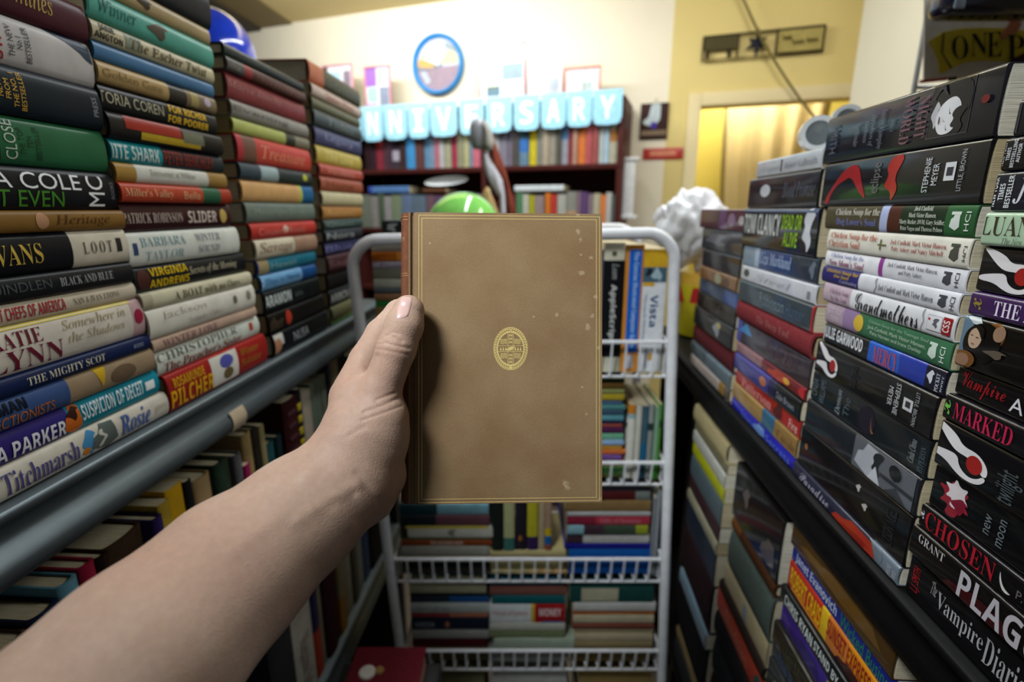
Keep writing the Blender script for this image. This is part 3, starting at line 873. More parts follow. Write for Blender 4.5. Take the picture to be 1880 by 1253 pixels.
# ------------------------------------------------------------------ stack B
GB = 'books in the second stack on the black shelving'
BB = [
    ('thick black paperback with face picture, topmost', 'w', '15171f', [('NIGHT\nWORLD', 's', '7c5860', 1660, 1708, .12, .92, -1), ('Spellbinder', 'i', '6c707c', 1571, 1582, .25, .7, -1), ('Daughters of\nDarkness', 'i', '6c707c', 1591, 1611, .2, .8, -1), ('Secret Vampire', 'i', '6c707c', 1617, 1629, .12, .85, -1), ('No. 1', 'n', '6c707c', 1640, 1646, .4, .6, -1), ('SMITH', 'n', '5c5c68', 1529, 1541, .2, .8, -1)],
     [('3c3c44', 'rect', 1708, 1786, .13, .97), ('101014', 'rect', 1710, 1784, .15, .95), ('b8b8be', 'bird', 1711, 1728, .25, .72), ('d4d4d8', 'face', 1721, 1769, .16, .74), ('131317', 'swoosh', 1738, 1785, .46, .96), ('131317', 'twist', 1750, 1785, .12, .56), ('1c1c22', 'crescent', 1746, 1750, .46, .60), ('1c1c22', 'crescent', 1744, 1748, .22, .33), ('5c4044', 'ell', 1729, 1732, .34, .46), ('a0a0a8', 'crescent', 1737, 1742, .37, .44), ('2c2c34', 'ribbon', 1712, 1740, .74, .95), ('6c1c1c', 'ell', 1806, 1822, .5, .62)]),
    ('thick black paperback with red ribbons,', 'w', '121317', [('eclipse', 'n', '6c6868', 1602, 1622, .25, .85, 1), ('STEPHENIE\nMEYER', 'n', 'c8ccd0', 1700, 1726, .22, .82, 1), ('LITTLE, BROWN', 'n', 'a8acb0', 1765, 1775, .22, .88, 1)], [('9c2428', 'ribbon', 1518, 1598, .06, .9), ('a82c28', 'twist', 1626, 1662, .05, .95), ('d0d2d6', 'rect', 1737, 1757, .4, .7), ('30323a', 'rect', 1741, 1753, .48, .62)]),
    ('dark green paperback with white author lines,', 'p', [(1618, '4c4430'), (1632, 'a8b0d4'), (1655, '4c281c'), (1738, '22301f'), (1, '2f5a34')], [('Chicken Soup for the', 's', 'cdc9bc', 1537, 1617, .55, .9), ("Dog Lover's Soul", 's', '6c74b4', 1540, 1612, .12, .5), ('Jack Canfield,\nMark Victor Hansen,\nMarty Becker, DVM, Gary Seidler,\nPeter Vegso and Theresa Peluso', 's', 'd0d4c8', 1656, 1740, .08, .98), ('HCI', 'n', 'd8dcd8', 1776, 1785, .2, .8, 1)], hci(1748, 1782, 'ccd4cc')),
    ('cream paperback with red lettering and cross,', 'p', 'd6d2c6', [('Chicken Soup for the', 's', 'b8583c', 1528, 1612, .54, .88), ('Christian Soul', 's', 'b8583c', 1526, 1582, .2, .52), ('Jack Canfield, Mark Victor Hansen,\nPatty Aubery and Nancy Mitchell', 's', 'a0483c', 1637, 1741, .28, .76), ('HCI', 'n', '34342c', 1772, 1780, .25, .75, 1)], hci(1746, 1778, '4c4c44') + [('6c6c40', 'rect', 1614, 1630, .47, .53), ('6c6c40', 'rect', 1618, 1621, .3, .72)]),
    ('white paperback with a purple stripe,', 'p', [(1611, 'dedee2'), (1619, '8c3c8c'), (1, 'd4d4da')], [('Chicken Soup for the', 's', '8c8cb8', 1525, 1584, .56, .88), ("New Mom's Soul", 'bi', '8c2c54', 1522, 1586, .14, .52), ('Jack Canfield, Mark Victor Hansen,\nand Patty Aubery', 's', '6c6c74', 1628, 1719, .25, .82), ('HCI', 'n', '34343c', 1752, 1760, .2, .8, 1)], hci(1729, 1758, '44444c')),
    ('white paperback with a blue and gold end,', 'p', [(1578, '2f2c68'), (1, 'cfd0d6')], [('Chicken Soup for\nthe Soul', 'b', 'b8963c', 1520, 1577, .45, .95), ('Celebrating', 'i', 'b0b0d0', 1545, 1577, .1, .4), ('Jack Canfield and Mark Victor Hansen', 's', '54545c', 1616, 1717, .3, .66), ('HCI', 'n', '34343c', 1748, 1757, .2, .8, 1)], hci(1725, 1754, '44444c') + [('8c8c94', 'squiggle', 1606, 1616, .05, .95)]),
    ('white paperback with flowing black script,', 'p', [(1562, 'b8a4b0'), (1, 'd6d6da')], [('Grandmothers', 'sc', '16161a', 1573, 1690, .1, .92), ('Chicken Soup\nfor the Soul', 's', '8c6c80', 1526, 1560, .2, .8), ('CSS', 'b', 'd8c8c8', 1735, 1747, .3, .75, 1)], [('98989c', 'squiggle', 1690, 1702, .03, .97), ('a8a8ae', 'rect', 1704, 1731, .2, .82), ('d4d4d8', 'rect', 1705, 1730, .23, .79), ('5c5c64', 'twist', 1714, 1728, .3, .72), ('b02c2c', 'ell', 1706, 1710, .6, .7), ('8c1e22', 'rect', 1733, 1750, .2, .86)]),
    ('green paperback with yellow seal, mauve end,', 'p', [(1545, 'a894a0'), (1572, '8c7498'), (1, '3b6a4c')], [('Chicken Soup for the Teenage Soul', 'n', '8ca890', 1592, 1700, .68, .84), ('Jack Canfield, Mark Victor Hansen,\nPatty Hansen and Irene Dunlap', 'n', 'b0c4b0', 1592, 1698, .2, .62), ('HCI', 'n', 'd8e0d8', 1724, 1733, .2, .75, 1), ('JUST FOR\nTEENS', 'n', 'd0c0cc', 1520, 1543, .2, .8)], hci(1702, 1729, 'c8d8cc') + [('c8a83c', 'ell', 1566, 1583, .15, .9)]),
    ('bright blue and black paperback with capitals,', 'w', [(1590, '14151a'), (1646, '1c58b8'), (1694, '20389c'), (1, '14162a')], [('JULIE GARWOOD', 'b', 'd4d6da', 1510, 1580, .12, .88), ('MERCY', 's', 'b84c34', 1600, 1644, .12, .85), ('POCKET\nBOOKS', 's', 'c0c4cc', 1714, 1731, .1, .8, 1)], [('d0d4dc', 'bird', 1696, 1711, .25, .85)]),
    ('thick black paperback with small pale arms,', 'w', '141417', [('STEPHENIE\nMEYER', 'n', 'b8b8bc', 1634, 1654, .14, .9, -1), ('LITTLE, BROWN', 'n', '9c9ca0', 1680, 1688, .12, .9, -1), ('twilight', 'n', '2c2c32', 1560, 1580, .2, .8, -1)], hands_red(1502, 1540, .1, .98) + [('c8c8cc', 'rect', 1661, 1678, .38, .66), ('34343a', 'rect', 1665, 1674, .45, .6)]),
    ('blue black paperback with faint upright lettering,', 'w', '171d22', [('CINDA\nWILLIAMS', 'n', '5c6870', 1490, 1512, .1, .9, 1), ('Demon', 'i', '8c98a0', 1532, 1540, .1, .9, 1), ('The', 'n', '4c565c', 1546, 1556, .2, .8, 1), ('Cinda Chima', 'i', '8c9498', 1664, 1676, .2, .8, 1), ('HYPERION', 's', '4c5860', 1684, 1694, .1, .75, 1)], [('24202c', 'ell', 1572, 1602, .1, .9), ('8c5a40', 'crescent', 1594, 1602, .2, .7)]),
    ('charcoal paperback with a grey photograph,', 'w', '20242a', [], [('5c5f66', 'rect', 1566, 1676, .04, .96), ('a8acb4', 'house', 1570, 1612, .05, .95), ('23252a', 'twist', 1598, 1622, .1, .9), ('c0c4cc', 'tri', 1594, 1620, .0, .5), ('2c2e34', 'rect', 1616, 1676, .35, .45), ('34363c', 'tri', 1622, 1672, .02, .35), ('16181c', 'ell', 1630, 1652, .5, .9)]),
    ('plain black paperback with small white petals,', 'w', '121013', [('ALYSON NOEL', 'n', '2c2c30', 1622, 1640, .1, .85, 1)], [('b8b4b0', 'bird', 1566, 1576, .6, .78), ('b0aca8', 'bird', 1580, 1592, .35, .52), ('8c5428', 'ell', 1476, 1481, .5, .65)]),
    ('dark blue paperback with grey end, undermost', 'w', [(1535, '25283c'), (1598, '2a2c40'), (1, '6c7884')], [('Paradise', 'sc', 'a09cac', 1470, 1522, .25, .85), ('JAMES AND\nFRIENDS', 'n', 'a8acb4', 1630, 1646, .15, .7, 1)], [('a83424', 'house', 1528, 1608, .0, .9), ('8c241c', 'bird', 1540, 1604, .02, .5), ('6c7884', 'swoosh', 1590, 1620, .3, 1)]),
]
PB = [(1521, 219), (1514, 302), (1512, 379), (1524, 420), (1517, 458), (1512, 488), (1510, 516), (1516, 553), (1512, 591), (1508, 626), (1492, 680), (1483, 731), (1474, 781), (1460, 848), (1449, 886)]
stack('in the second stack on the black shelving', GB, 1, PB, lambda z: np.interp(z, [-0.33, -0.18, -0.09, 0.09], [0.424, 0.421, 0.419, 0.422]), BB, W0=0.14)
# ------------------------------------------------------------------ stack C
GC = 'books in the third stack on the black shelving'
BC = [
    ('pale grey plain book, topmost', 'w', 'b8bcc2', [('Robert Galbraith', 's', '8c9096', 1440, 1500, .3, .65), ('A Novel', 's', '989ca2', 1398, 1428, .3, .6)], [('5c6068', 'rect', 1432, 1435, .2, .85)]),
    ('black book with a white moon spot,', 'w', [(1428, '2a2226'), (1, '14161f')], [('Blood Promise', 'i', '5c606c', 1440, 1500, .3, .75)], [('c8ccd4', 'ell', 1398, 1416, .35, .75)]),
    ('black thick paperback with white and lime capitals,', 'w', '191d24', [('TOM CLANCY', 'b', 'c8ccc8', 1369, 1434, .34, .85), ('DEAD OR', 'b', '8ab42c', 1437, 1473, .52, .85), ('ALIVE', 'b', '8ab42c', 1442, 1468, .14, .46)], [('c8ccd6', 'twist', 1474, 1500, .02, .98), ('34345c', 'swoosh', 1488, 1510, .3, .98), ('5c6c8c', 'rect', 1367, 1500, .9, 1)]),
    ('blue and white patterned paperback,', 'w', [(1384, '7c94a8'), (1392, 'a8b8cc'), (1450, '2c4478'), (1, '323c48')], [('Liza Marklund', 'bi', 'a0b4d4', 1394, 1450, .25, .85)], [('6c7480', 'bird', 1482, 1496, .1, .9)]),
    ('plain white thick paperback,', 'w', 'c9cbd2', [('Steel', 'i', 'a8acb4', 1385, 1450, .3, .7)], [('3c4840', 'ell', 1364, 1374, .3, .8), ('7c8088', 'rect', 1480, 1486, .2, .6)]),
    ('slate paperback with a red edge,', 'w', [(1490, '39444a'), (1, 'a83234')], [('Robinson', 'n', '74848c', 1396, 1440, .25, .8), ('Hunter', 'n', '4c5c74', 1444, 1478, .25, .75)]),
    ('brick red hardcover,', 'c', '7c2f34', [('The Deep End', 's', '9c5c5c', 1390, 1450, .3, .7)]),
    ('purple brown paperback with a blue corner,', 'w', [(1358, '4c50a0'), (1, '3a3138')], [('Night Fall', 'i', '5c4c58', 1400, 1460, .2, .8)], [('3c88c0', 'tri', 1354, 1378, .55, 1)]),
    ('thin paperback with red and yellow flames,', 'w', [(1395, '8c6468'), (1, '6c2228')], [], [('b04030', 'house', 1405, 1440, .1, .9), ('d8a040', 'ell', 1434, 1446, .3, .8), ('b82c38', 'ell', 1462, 1480, .15, .9)]),
    ('violet and black paperback,', 'w', [(1412, '3e3c84'), (1424, '28284c'), (1, '171a1e')], [('Dale Brown', 'n', '8c90a0', 1428, 1460, .3, .65)], [('b8744c', 'ell', 1396, 1408, .3, .85)]),
    ('scarlet paperback with white lettering,', 'w', 'a82622', [('Patterson', 's', 'd09088', 1360, 1412, .2, .8), ('Fire', 'n', 'd8b0a8', 1445, 1460, .2, .7)], [('5c1c1c', 'house', 1415, 1432, .05, .9)]),
    ('tan and gold paperback,', 'w', [(1396, '9c7c48'), (1418, '33607c'), (1, '8c6c3c')], [('Cussler', 's', '6c5028', 1424, 1462, .2, .7)]),
    ('bright blue paperback, undermost', 'w', '2424b0', [('Island of Secrets', 'n', '5c74c8', 1358, 1445, .2, .7)], [('6c94c8', 'house', 1378, 1400, .1, .9)]),
]
PC = [(1391, 297), (1386, 328), (1367, 382), (1365, 450), (1362, 486), (1359, 513), (1356, 550), (1351, 584), (1350, 626), (1350, 646), (1350, 676), (1346, 701), (1341, 727), (1338, 758)]
stack('in the third stack on the black shelving', GC, 1, PC, lambda z: np.interp(z, [-0.33, -0.166, -0.054, 0.06], [0.636, 0.628, 0.645, 0.668]), BC, W0=0.125)
# ------------------------------------------------------------------ stack D
GD = 'books in the far stack on the black shelving'
BD = [
    ('mauve brown paperback with pale marks, topmost', 'w', [(1320, '5c3a44'), (1332, '6c4c78'), (1, '5c3440')], [], [('b8b0b4', 'ell', 1356, 1366, .3, .7), ('8c7494', 'ell', 1336, 1350, .2, .8)]),
    ('dark grey wrinkled book,', 'w', '40424a', [], [('6c6e78', 'twist', 1290, 1350, .2, .8)]),
    ('black grey book,', 'w', '2e2e34'),
    ('brown paperback with a small pale figure,', 'w', '84603f', [], [('a8a890', 'ell', 1314, 1326, .1, .9), ('5c4030', 'ell', 1330, 1340, .1, .8)]),
    ('denim blue paperback,', 'w', [(1328, '4c5c74'), (1, '4c64a0')]),
    ('black brown paperback,', 'w', '2c2824', [('Harlan', 's', '4c443c', 1290, 1340, .2, .8)]),
    ('black paperback with a white figure,', 'w', '26282a', [], [('9ca0a4', 'bird', 1308, 1325, .1, .9), ('c8b85c', 'ell', 1318, 1323, .6, .9)]),
    ('maroon hardcover,', 'c', '5c2428'),
    ('grey blue paperback,', 'w', [(1296, '4c5a60'), (1, '66747c')]),
    ('tan and white paperback,', 'w', [(1320, 'a89c94'), (1330, '8c6c34'), (1, '5c5048')]),
    ('navy black paperback, undermost', 'w', '24252f', [], [('9c9ca4', 'ell', 1328, 1334, .2, .8)]),
]
PD = [(1285, 384), (1286, 418), (1289, 456), (1289, 488), (1285, 509), (1280, 533), (1277, 560), (1274, 593), (1269, 624), (1268, 647), (1270, 668), (1268, 690)]
stack('in the far stack on the black shelving', GD, 1, PD, lambda z: np.interp(z, [-0.33, -0.18, -0.056, 0.07], [0.876, 0.893, 0.893, 0.875]), BD, W0=0.14)
# ------------------------------------------------------------------ lower stacks E, F, G
GE = 'books in the front stack under the black shelving'
BE = [
    ('brown book with a worn gold edge, topmost', 'w', '4a3517', [('and for', 'i', '2c2418', 1700, 1790, .2, .8)], [('6c4c1c', 'house', 1470, 1620, .3, .9)]),
    ('royal blue paperback with white and green lettering,', 'w', '1c2886', [('Janet Evanovich', 'b', 'b8c0d4', 1457, 1530, .15, .85), ('Wicked Business', 'n', '2f7c54', 1537, 1638, .15, .85)]),
    ('red and orange paperback with yellow capitals,', 'w', [(1500, 'b02c1c'), (1512, 'd8b01c'), (1548, 'cc742c'), (1, 'd88a1c')], [('ROBERT CRAIS', 'b', 'dcae18', 1447, 1500, .2, .85), ('SUNSET EXPRESS', 'b', '8c2418', 1512, 1588, .35, .9)], [('3a1c1c', 'house', 1530, 1580, .0, .38), ('d8822c', 'rect', 1450, 1500, .0, .18)]),
    ('black paperback with white capitals,', 'w', '0f1214', [('CHRIS RYAN', 'b', 'c4ccca', 1444, 1494, .22, .8), ('STAND BY, STAND BY', 'b', 'c4ccca', 1497, 1600, .22, .8)]),
    ('violet and black paperback with tan capitals,', 'w', [(1511, '3c2488'), (1, '171512')], [('SALVATION', 'b', '8c8064', 1510, 1600, .25, .8)], [('2c1c60', 'house', 1440, 1500, .05, .6)]),
    ('olive brown paperback with dim lettering,', 'w', '221e16', [('Alistair MacLean', 's', '4c4430', 1432, 1500, .2, .85)]),
    ('slate blue paperback,', 'w', '232c3c', [('The Bourne', 'n', '4c5c74', 1425, 1480, .3, .8)]),
    ('dark grey paperback,', 'w', '2c2c2e', [], [('8c8c84', 'bird', 1418, 1440, .3, .8)]),
    ('black hardcover,', 'c', '1c1a1a'), ('dark brown hardcover,', 'c', '30241c'), ('dull green hardcover,', 'c', '26322a'), ('grey hardcover,', 'c', '3c3c3c'), ('dark red hardcover, undermost', 'c', '381c1c')]
zE = [-0.386, -0.417, -0.441, -0.480, -0.505, -0.541, -0.575, -0.605, -0.655, -0.72, -0.79, -0.87, -0.96, -1.05]


def px_of(s, t, z):
    p = ai(s, t, z) - C
    zc = float(p @ FW)
    return 940 + F * float(p @ RX) / zc, 626.5 - F * float(p @ UP) / zc


SE = [.606, .607, .607, .612, .612, .612, .62, .62, .62, .62, .62, .62, .62, .62]
stack('in the front stack under the black shelving', GE, 1, [px_of(s, TR, z) for s, z in zip(SE, zE)], 0.2, BE, W0=0.14)
GF = 'books in the middle stack under the black shelving'
BF = [('thick black book with worn corners, topmost', 'w', '1b1919', [], [('6c6460', 'bird', 1362, 1376, .4, .8), ('5c5450', 'house', 1400, 1425, .1, .5)]), ('brown book with a gold edge,', 'c', [(1360, '6c4420'), (1, '4a2c18')]), ('grey green hardcover,', 'c', '54605a'), ('thin cream book,', 'p', 'b3a682', [], [('8c94a4', 'rect', 1362, 1368, .1, .8)]),
      ('dark brown book,', 'c', '2c221c'), ('red paperback with a green spot,', 'p', 'b03c28', [('Shadows', 'n', 'd07c60', 1330, 1370, .25, .8)], [('1f4c48', 'ell', 1382, 1394, .1, .9)]), ('black book,', 'c', '1e1c1e'), ('dark slate book,', 'c', '20262a'), ('dark brown hardcover,', 'c', '2a201a'), ('charcoal hardcover, undermost', 'c', '28282a')]
zF = [-0.402, -0.500, -0.522, -0.597, -0.640, -0.664, -0.708, -0.76, -0.84, -0.94, -1.05]
SF = [.81, .80, .795, .80, .815, .83, .83, .82, .82, .82, .82]
stack('in the middle stack under the black shelving', GF, 1, [px_of(s, TR, z) for s, z in zip(SF, zF)], lambda z: 0.632, BF, W0=0.13)
GH = 'books in the far stack under the black shelving'
BG = [('cream hardcover, topmost', 'c', 'b5a77c'), ('olive beige thin book,', 'p', '7c7658'), ('white paperback,', 'p', 'b8b8b0'), ('acid yellow paperback,', 'p', 'b0b41c'), ('grey teal paperback,', 'p', '54646a'), ('dark maroon paperback,', 'p', '3a2428'), ('thin grey cream book,', 'p', '98947c'), ('dark navy book,', 'p', '1e2a3a'), ('black maroon book,', 'c', '2c1a1e'),
      ('pale blue thin book,', 'p', '7c94a4'), ('black book,', 'c', '1a1a1c'), ('tan thin book,', 'p', '84704c'), ('dark grey book, undermost', 'c', '2c2e30')]
zG = [-0.398, -0.438, -0.458, -0.486, -0.515, -0.565, -0.598, -0.622, -0.69, -0.80, -0.835, -0.96, -0.985, -1.05]
stack('in the far stack under the black shelving', GH, 1, [px_of(1.06, TR, z) for z in zG], lambda z: 0.86, BG, W0=0.13)

# ================================================================== LEFT LOWER ROWS
LRM = lambda s, t, z: mat4((0, 0, -1), -N, A, ai(s, t, z))     # standing: title reads downward, spine to the aisle


def standing(where, group, rows, z0, wd, seed=3):
    """rows: (desc, kind, bands, s0, s1, ztop[, texts])"""
    for desc, kind, bands, s0, s1, zt, *rest in rows:
        Hh = zt - z0
        r = make_book('hardcover_book' if kind in 'hc' else 'paperback_book', Hh, wd * random.uniform(.92, 1.05), s1 - s0 - 0.0008, kind, bands, rest[0] if rest else (), rest[1] if len(rest) > 1 else ())
        r.matrix_world = LRM(s0, TL + random.uniform(-0.012, 0.0), z0 + Hh + .001)
        tag(r, desc + ' ' + where, 'book', group)


R1 = [
    ('grey brown hardcover', 'h', '5a4438', .33, .366, -.372), ('navy hardcover', 'h', '1a2238', .366, .397, -.366), ('light blue hardcover with a black label', 'h', '5c8c9c', .397, .421, -.356, [], [('14181c', 'rect', .03, .12, .15, .9)]),
    ('crimson hardcover with pink lettering', 'h', '8c1c34', .421, .441, -.353, [('Barbara Cartland', 'n', 'c07888', .03, .16, .25, .75)]), ('black brown hardcover', 'h', '22160f', .441, .459, -.357, [('Nora', 'n', '6c5c4c', .03, .10, .3, .7)]),
    ('thick brown hardcover', 'c', '3c2b1c', .459, .516, -.36, [], [('1c1410', 'ell', .06, .10, .4, .7)]), ('dark purple hardcover', 'h', '2a1f4c', .516, .534, -.36, [('Saga', 's', '5c5480', .03, .12, .3, .7)]), ('yellow paperback with small print', 'p', 'a88c2c', .534, .555, -.352, [('Reader', 'n', '6c5818', .04, .15, .3, .7)]),
    ('gold and cream paperback', 'p', [(.28, 'c89a18'), (1, 'aca27c')], .555, .586, -.345), ('black thin paperback', 'p', '1c1a1c', .586, .600, -.349), ('tan paperback with rounded spine', 'h', 'a0845c', .600, .637, -.357, [('Archer', 's', '5c4830', .04, .17, .3, .7)]),
    ('dark green hardcover', 'c', '26382a', .637, .664, -.352), ('mossy green hardcover', 'c', '36402c', .664, .686, -.36, [('Lore', 's', '6c7450', .05, .15, .3, .7)]), ('grey hardcover', 'c', '5c5a5c', .686, .706, -.362), ('magenta and lime paperback', 'p', [(.55, '9c1c54'), (1, '8c9c2c')], .706, .722, -.388),
    ('tall tan hardcover', 'c', '9c8454', .722, .748, -.345), ('tall dark brown hardcover', 'c', '2c2820', .748, .764, -.345), ('thin olive book', 'p', '8c8058', .764, .780, -.347), ('teal hardcover', 'c', '1f4c50', .780, .815, -.392), ('blue black hardcover', 'c', '1c2a30', .815, .835, -.39)]
standing('in the upper row under the metal shelving', 'books in the upper row under the metal shelving', R1, ZL2, .2)
# thick maroon directory with yellow index tabs
H0 = ZL2 + .29
r = make_book('directory_book', H0 - ZL2, .2, .055, 'c', '3a1418')
r.matrix_world = LRM(.838, TL + 0.0, H0 + .001)
tag(r, 'thick maroon directory with yellow index tabs in the row under the metal shelving', 'book')
for k in range(11):
    MB().box((.018 + k * .024, -.003, .040), (.018 + k * .024 + .013, -.0003, .054), mat('b09a24', 'matte'), bev=.001).build('index_tab', r)
    MB().box((.022 + k * .024, -.0015, .006), (.022 + k * .024 + .006, -.0002, .036), mat('4c2c30', 'matte')).build('title_line', r)
R1b = [('black thin book', 'p', '17181a', .895, .912, -.33), ('white and pink paperback', 'p', [(.5, 'a89c8c'), (1, '8c6c70')], .912, .952, -.345), ('teal and green paperback', 'p', [(.35, '6c7c6c'), (.5, '7c3034'), (1, '1f5058')], .952, .992, -.338), ('grey green hardcover', 'c', '78806c', .992, 1.03, -.335), ('navy book', 'c', '1c2440', 1.03, 1.05, -.325), ('tall beige book', 'c', '8c7c64', 1.05, 1.09, -.315), ('black hardcover', 'c', '17181a', 1.09, 1.16, -.33), ('blue paperback', 'p', '1c3c50', 1.16, 1.2, -.34), ('dark grey hardcover', 'c', '2c2c2c', 1.2, 1.3, -.34)]
standing('at the far end of the row under the metal shelf', 'books at the far end of the upper row under the metal shelving', R1b, ZL2, .2)
R2 = [('dark grey book', 'c', '2c2c2e', .70, .78, -.72), ('white speckled paperback', 'p', 'a8a294', .78, .865, -.74, [('Magazine Index', 's', '5c4c48', .08, .22, .2, .8)]), ('navy and orange paperback', 'p', [(.5, '1f1c40'), (1, '9c3418')], .865, .895, -.74), ('thin cream book', 'p', '847a64', .895, .918, -.73),
      ('maroon hardcover', 'c', '38161c', .918, .965, -.73), ('red brown book', 'c', '4a1c20', .965, .982, -.735), ('tan and orange paperback', 'p', [(.6, '847454'), (1, 'a06c18')], .982, 1.02, -.73), ('dark olive thin book', 'p', '2c2c18', 1.02, 1.035, -.73), ('grey white paperback', 'p', '8c8c80', 1.035, 1.08, -.74), ('brown grey paperback', 'p', '4c463e', 1.08, 1.115, -.74), ('grey paperback', 'p', '787c78', 1.115, 1.155, -.74), ('slate blue hardcover', 'c', '3c4a66', 1.155, 1.21, -.73), ('black hardcover', 'c', '1c1c1e', 1.21, 1.33, -.73)]
standing('in the bottom row of the metal shelving', 'books in the bottom row of the metal shelving', R2, ZL3, .2)

# ================================================================== WHITE WIRE RACK
YR = 1.0


def rxl(dz):
    return -0.306 + (-0.085 - dz) / 0.907 * 0.045


def rxr(dz):
    return 0.309 + (-0.055 - dz) / 1.031 * 0.047


rack = empty('wire_rack', Matrix.Translation((0, YR, 0)))
tag(rack, 'white wire rack with basket shelves full of books at the end of the aisle', 'rack')
wp = mat('e6e8ec', 'plastic', 0.35)
for yy in (0.0, 0.30):
    path = []
    for k in range(16):
        dz = -1.52 + (1.52 - 0.11) * k / 15
        path.append((rxl(dz), yy, CZ + dz))
    for k in range(1, 8):
        a = math.pi / 2 * k / 8
        path.append((rxl(-0.1) + 0.055 * (1 - math.cos(a)), yy, CZ - 0.11 + 0.055 * math.sin(a)))
    path += [(rxl(-0.1) + 0.055 + (rxr(-0.1) - rxl(-0.1) - 0.11) * k / 6, yy, CZ - 0.055 + 0.012 * k / 6) for k in range(7)]
    for k in range(1, 8):
        a = math.pi / 2 * (1 - k / 8)
        path.append((rxr(-0.1) - 0.055 * (1 - math.cos(a)), yy, CZ - 0.098 + 0.055 * math.sin(a)))
    for k in range(16):
        dz = -0.098 - (1.52 - 0.098) * k / 15
        path.append((rxr(dz), yy, CZ + dz))
    MB().tube(path, 0.0112, wp, seg=12).build('frame', rack)
LEV = [(-0.255, -0.325), (-0.518, -0.569), (-0.753, -0.814), (-1.000, -1.060), (-1.240, -1.300)]
for zr, zf in LEV:
    b = MB()
    x0, x1 = rxl(zf) + 0.008, rxr(zf) - 0.008
    zr_, zf_ = CZ + zr, CZ + zf - 0.003
    for yy in (0.0, 0.30):
        b.tube([(rxl(zr), yy, zr_), (rxr(zr), yy, zr_)], 0.0042, wp, seg=8)
        b.tube([(x0, yy + (0.012 if yy == 0 else -0.012), zf_ - 0.003), (x1, yy + (0.012 if yy == 0 else -0.012), zf_ - 0.003)], 0.003, wp, seg=8)
    for xx in (x0, x1):
        b.tube([(xx, 0.0, zr_), (xx, 0.30, zr_)], 0.0035, wp, seg=8)
        for k in range(1, 11):
            b.tube([(xx, 0.0273 * k, zr_), (xx, 0.0273 * k, zf_)], 0.0022, wp, seg=6)
    nw = 21
    for k in range(nw + 1):
        xx = x0 + (x1 - x0) * k / nw
        b.tube([(xx, -0.003, zr_), (xx, 0.008, zf_), (xx, 0.03, zf_ - 0.003), (xx, 0.28, zf_ - 0.003), (xx, 0.302, zr_)], 0.0023, wp, seg=6)
    b.build('wire_basket', rack)

YB = YR + 0.022


def lying(where, group, xa, xb, ys, zfloor, books, wd=0.15, kinds='p'):
    """pile seen from the front on the rack: px extents, outline heights from the top down"""
    xm = (xa + xb) / 2
    zs = [on_y(xm, y, YB)[2] for y in ys]
    zs[-1] = CZ + zfloor
    for i in range(len(zs) - 2, -1, -1):
        zs[i] = max(zs[i], zs[i + 1] + 0.005)
    for i, bk in enumerate(books):
        desc, bands, *rest = bk
        z1, z0 = zs[i], zs[i + 1]
        j0, j1 = random.uniform(-4, 4), random.uniform(-6, 6)
        if len(rest) > 2:
            j0, j1 = rest[2]
        yc = (ys[i] + ys[i + 1]) / 2
        p0, p1 = on_y(xa + j0, yc, YB), on_y(xb + j1, yc, YB)
        e0, e1 = rxl(zfloor) + 0.02, rxr(zfloor) - 0.02
        p0, p1 = (max(p0[0], e0),), (min(p1[0], e1),)
        L = p1[0] - p0[0]
        if isinstance(bands, str):
            bands = [(1.0, bands)]
        r = make_book('paperback_book', L, wd * random.uniform(.93, 1.05), z1 - z0 - 0.0003, 'p', bands,
                      [(t, st, h, u0 * L, u1 * L, v0, v1, *q) for t, st, h, u0, u1, v0, v1, *q in (rest[0] if rest else ())],
                      [(h, sh_, u0 * L, u1 * L, v0, v1) for h, sh_, u0, u1, v0, v1 in (rest[1] if len(rest) > 1 else ())])
        r.matrix_world = mat4((1, 0, 0), (0, 1, 0), (0, 0, 1), (p0[0], YB + random.uniform(0, .008), z0))
        tag(r, desc + ' ' + where, 'book', group)


def upright(where, group, rows, zfloor, wd=0.15, Yq=YB):
    for desc, bands, xa, xb, yt, *rest in rows:
        z0 = CZ + zfloor
        yb = 1000
        zt = on_y((xa + xb) / 2, yt, Yq)[2]
        p0, p1 = on_y(xa, yt + 80, Yq), on_y(xb, yt + 80, Yq)
        sh_ = max(0, p1[0] - (rxr(zfloor) - 0.014))
        p0, p1 = (p0[0] - sh_,), (p1[0] - sh_,)
        H = zt - z0
        T = p1[0] - p0[0]
        r = make_book('paperback_book', H, wd, T - 0.0006, 'p', bands, [(t, st, h, u0 * H, u1 * H, v0, v1, *q) for t, st, h, u0, u1, v0, v1, *q in (rest[0] if rest else ())],
                      [(h, sh_, u0 * H, u1 * H, v0, v1) for h, sh_, u0, u1, v0, v1 in (rest[1] if len(rest) > 1 else ())])
        r.matrix_world = mat4((0, 0, -1), (0, 1, 0), (1, 0, 0), (p0[0], Yq + random.uniform(0, .006), zt))
        tag(r, desc + ' ' + where, 'book', group)


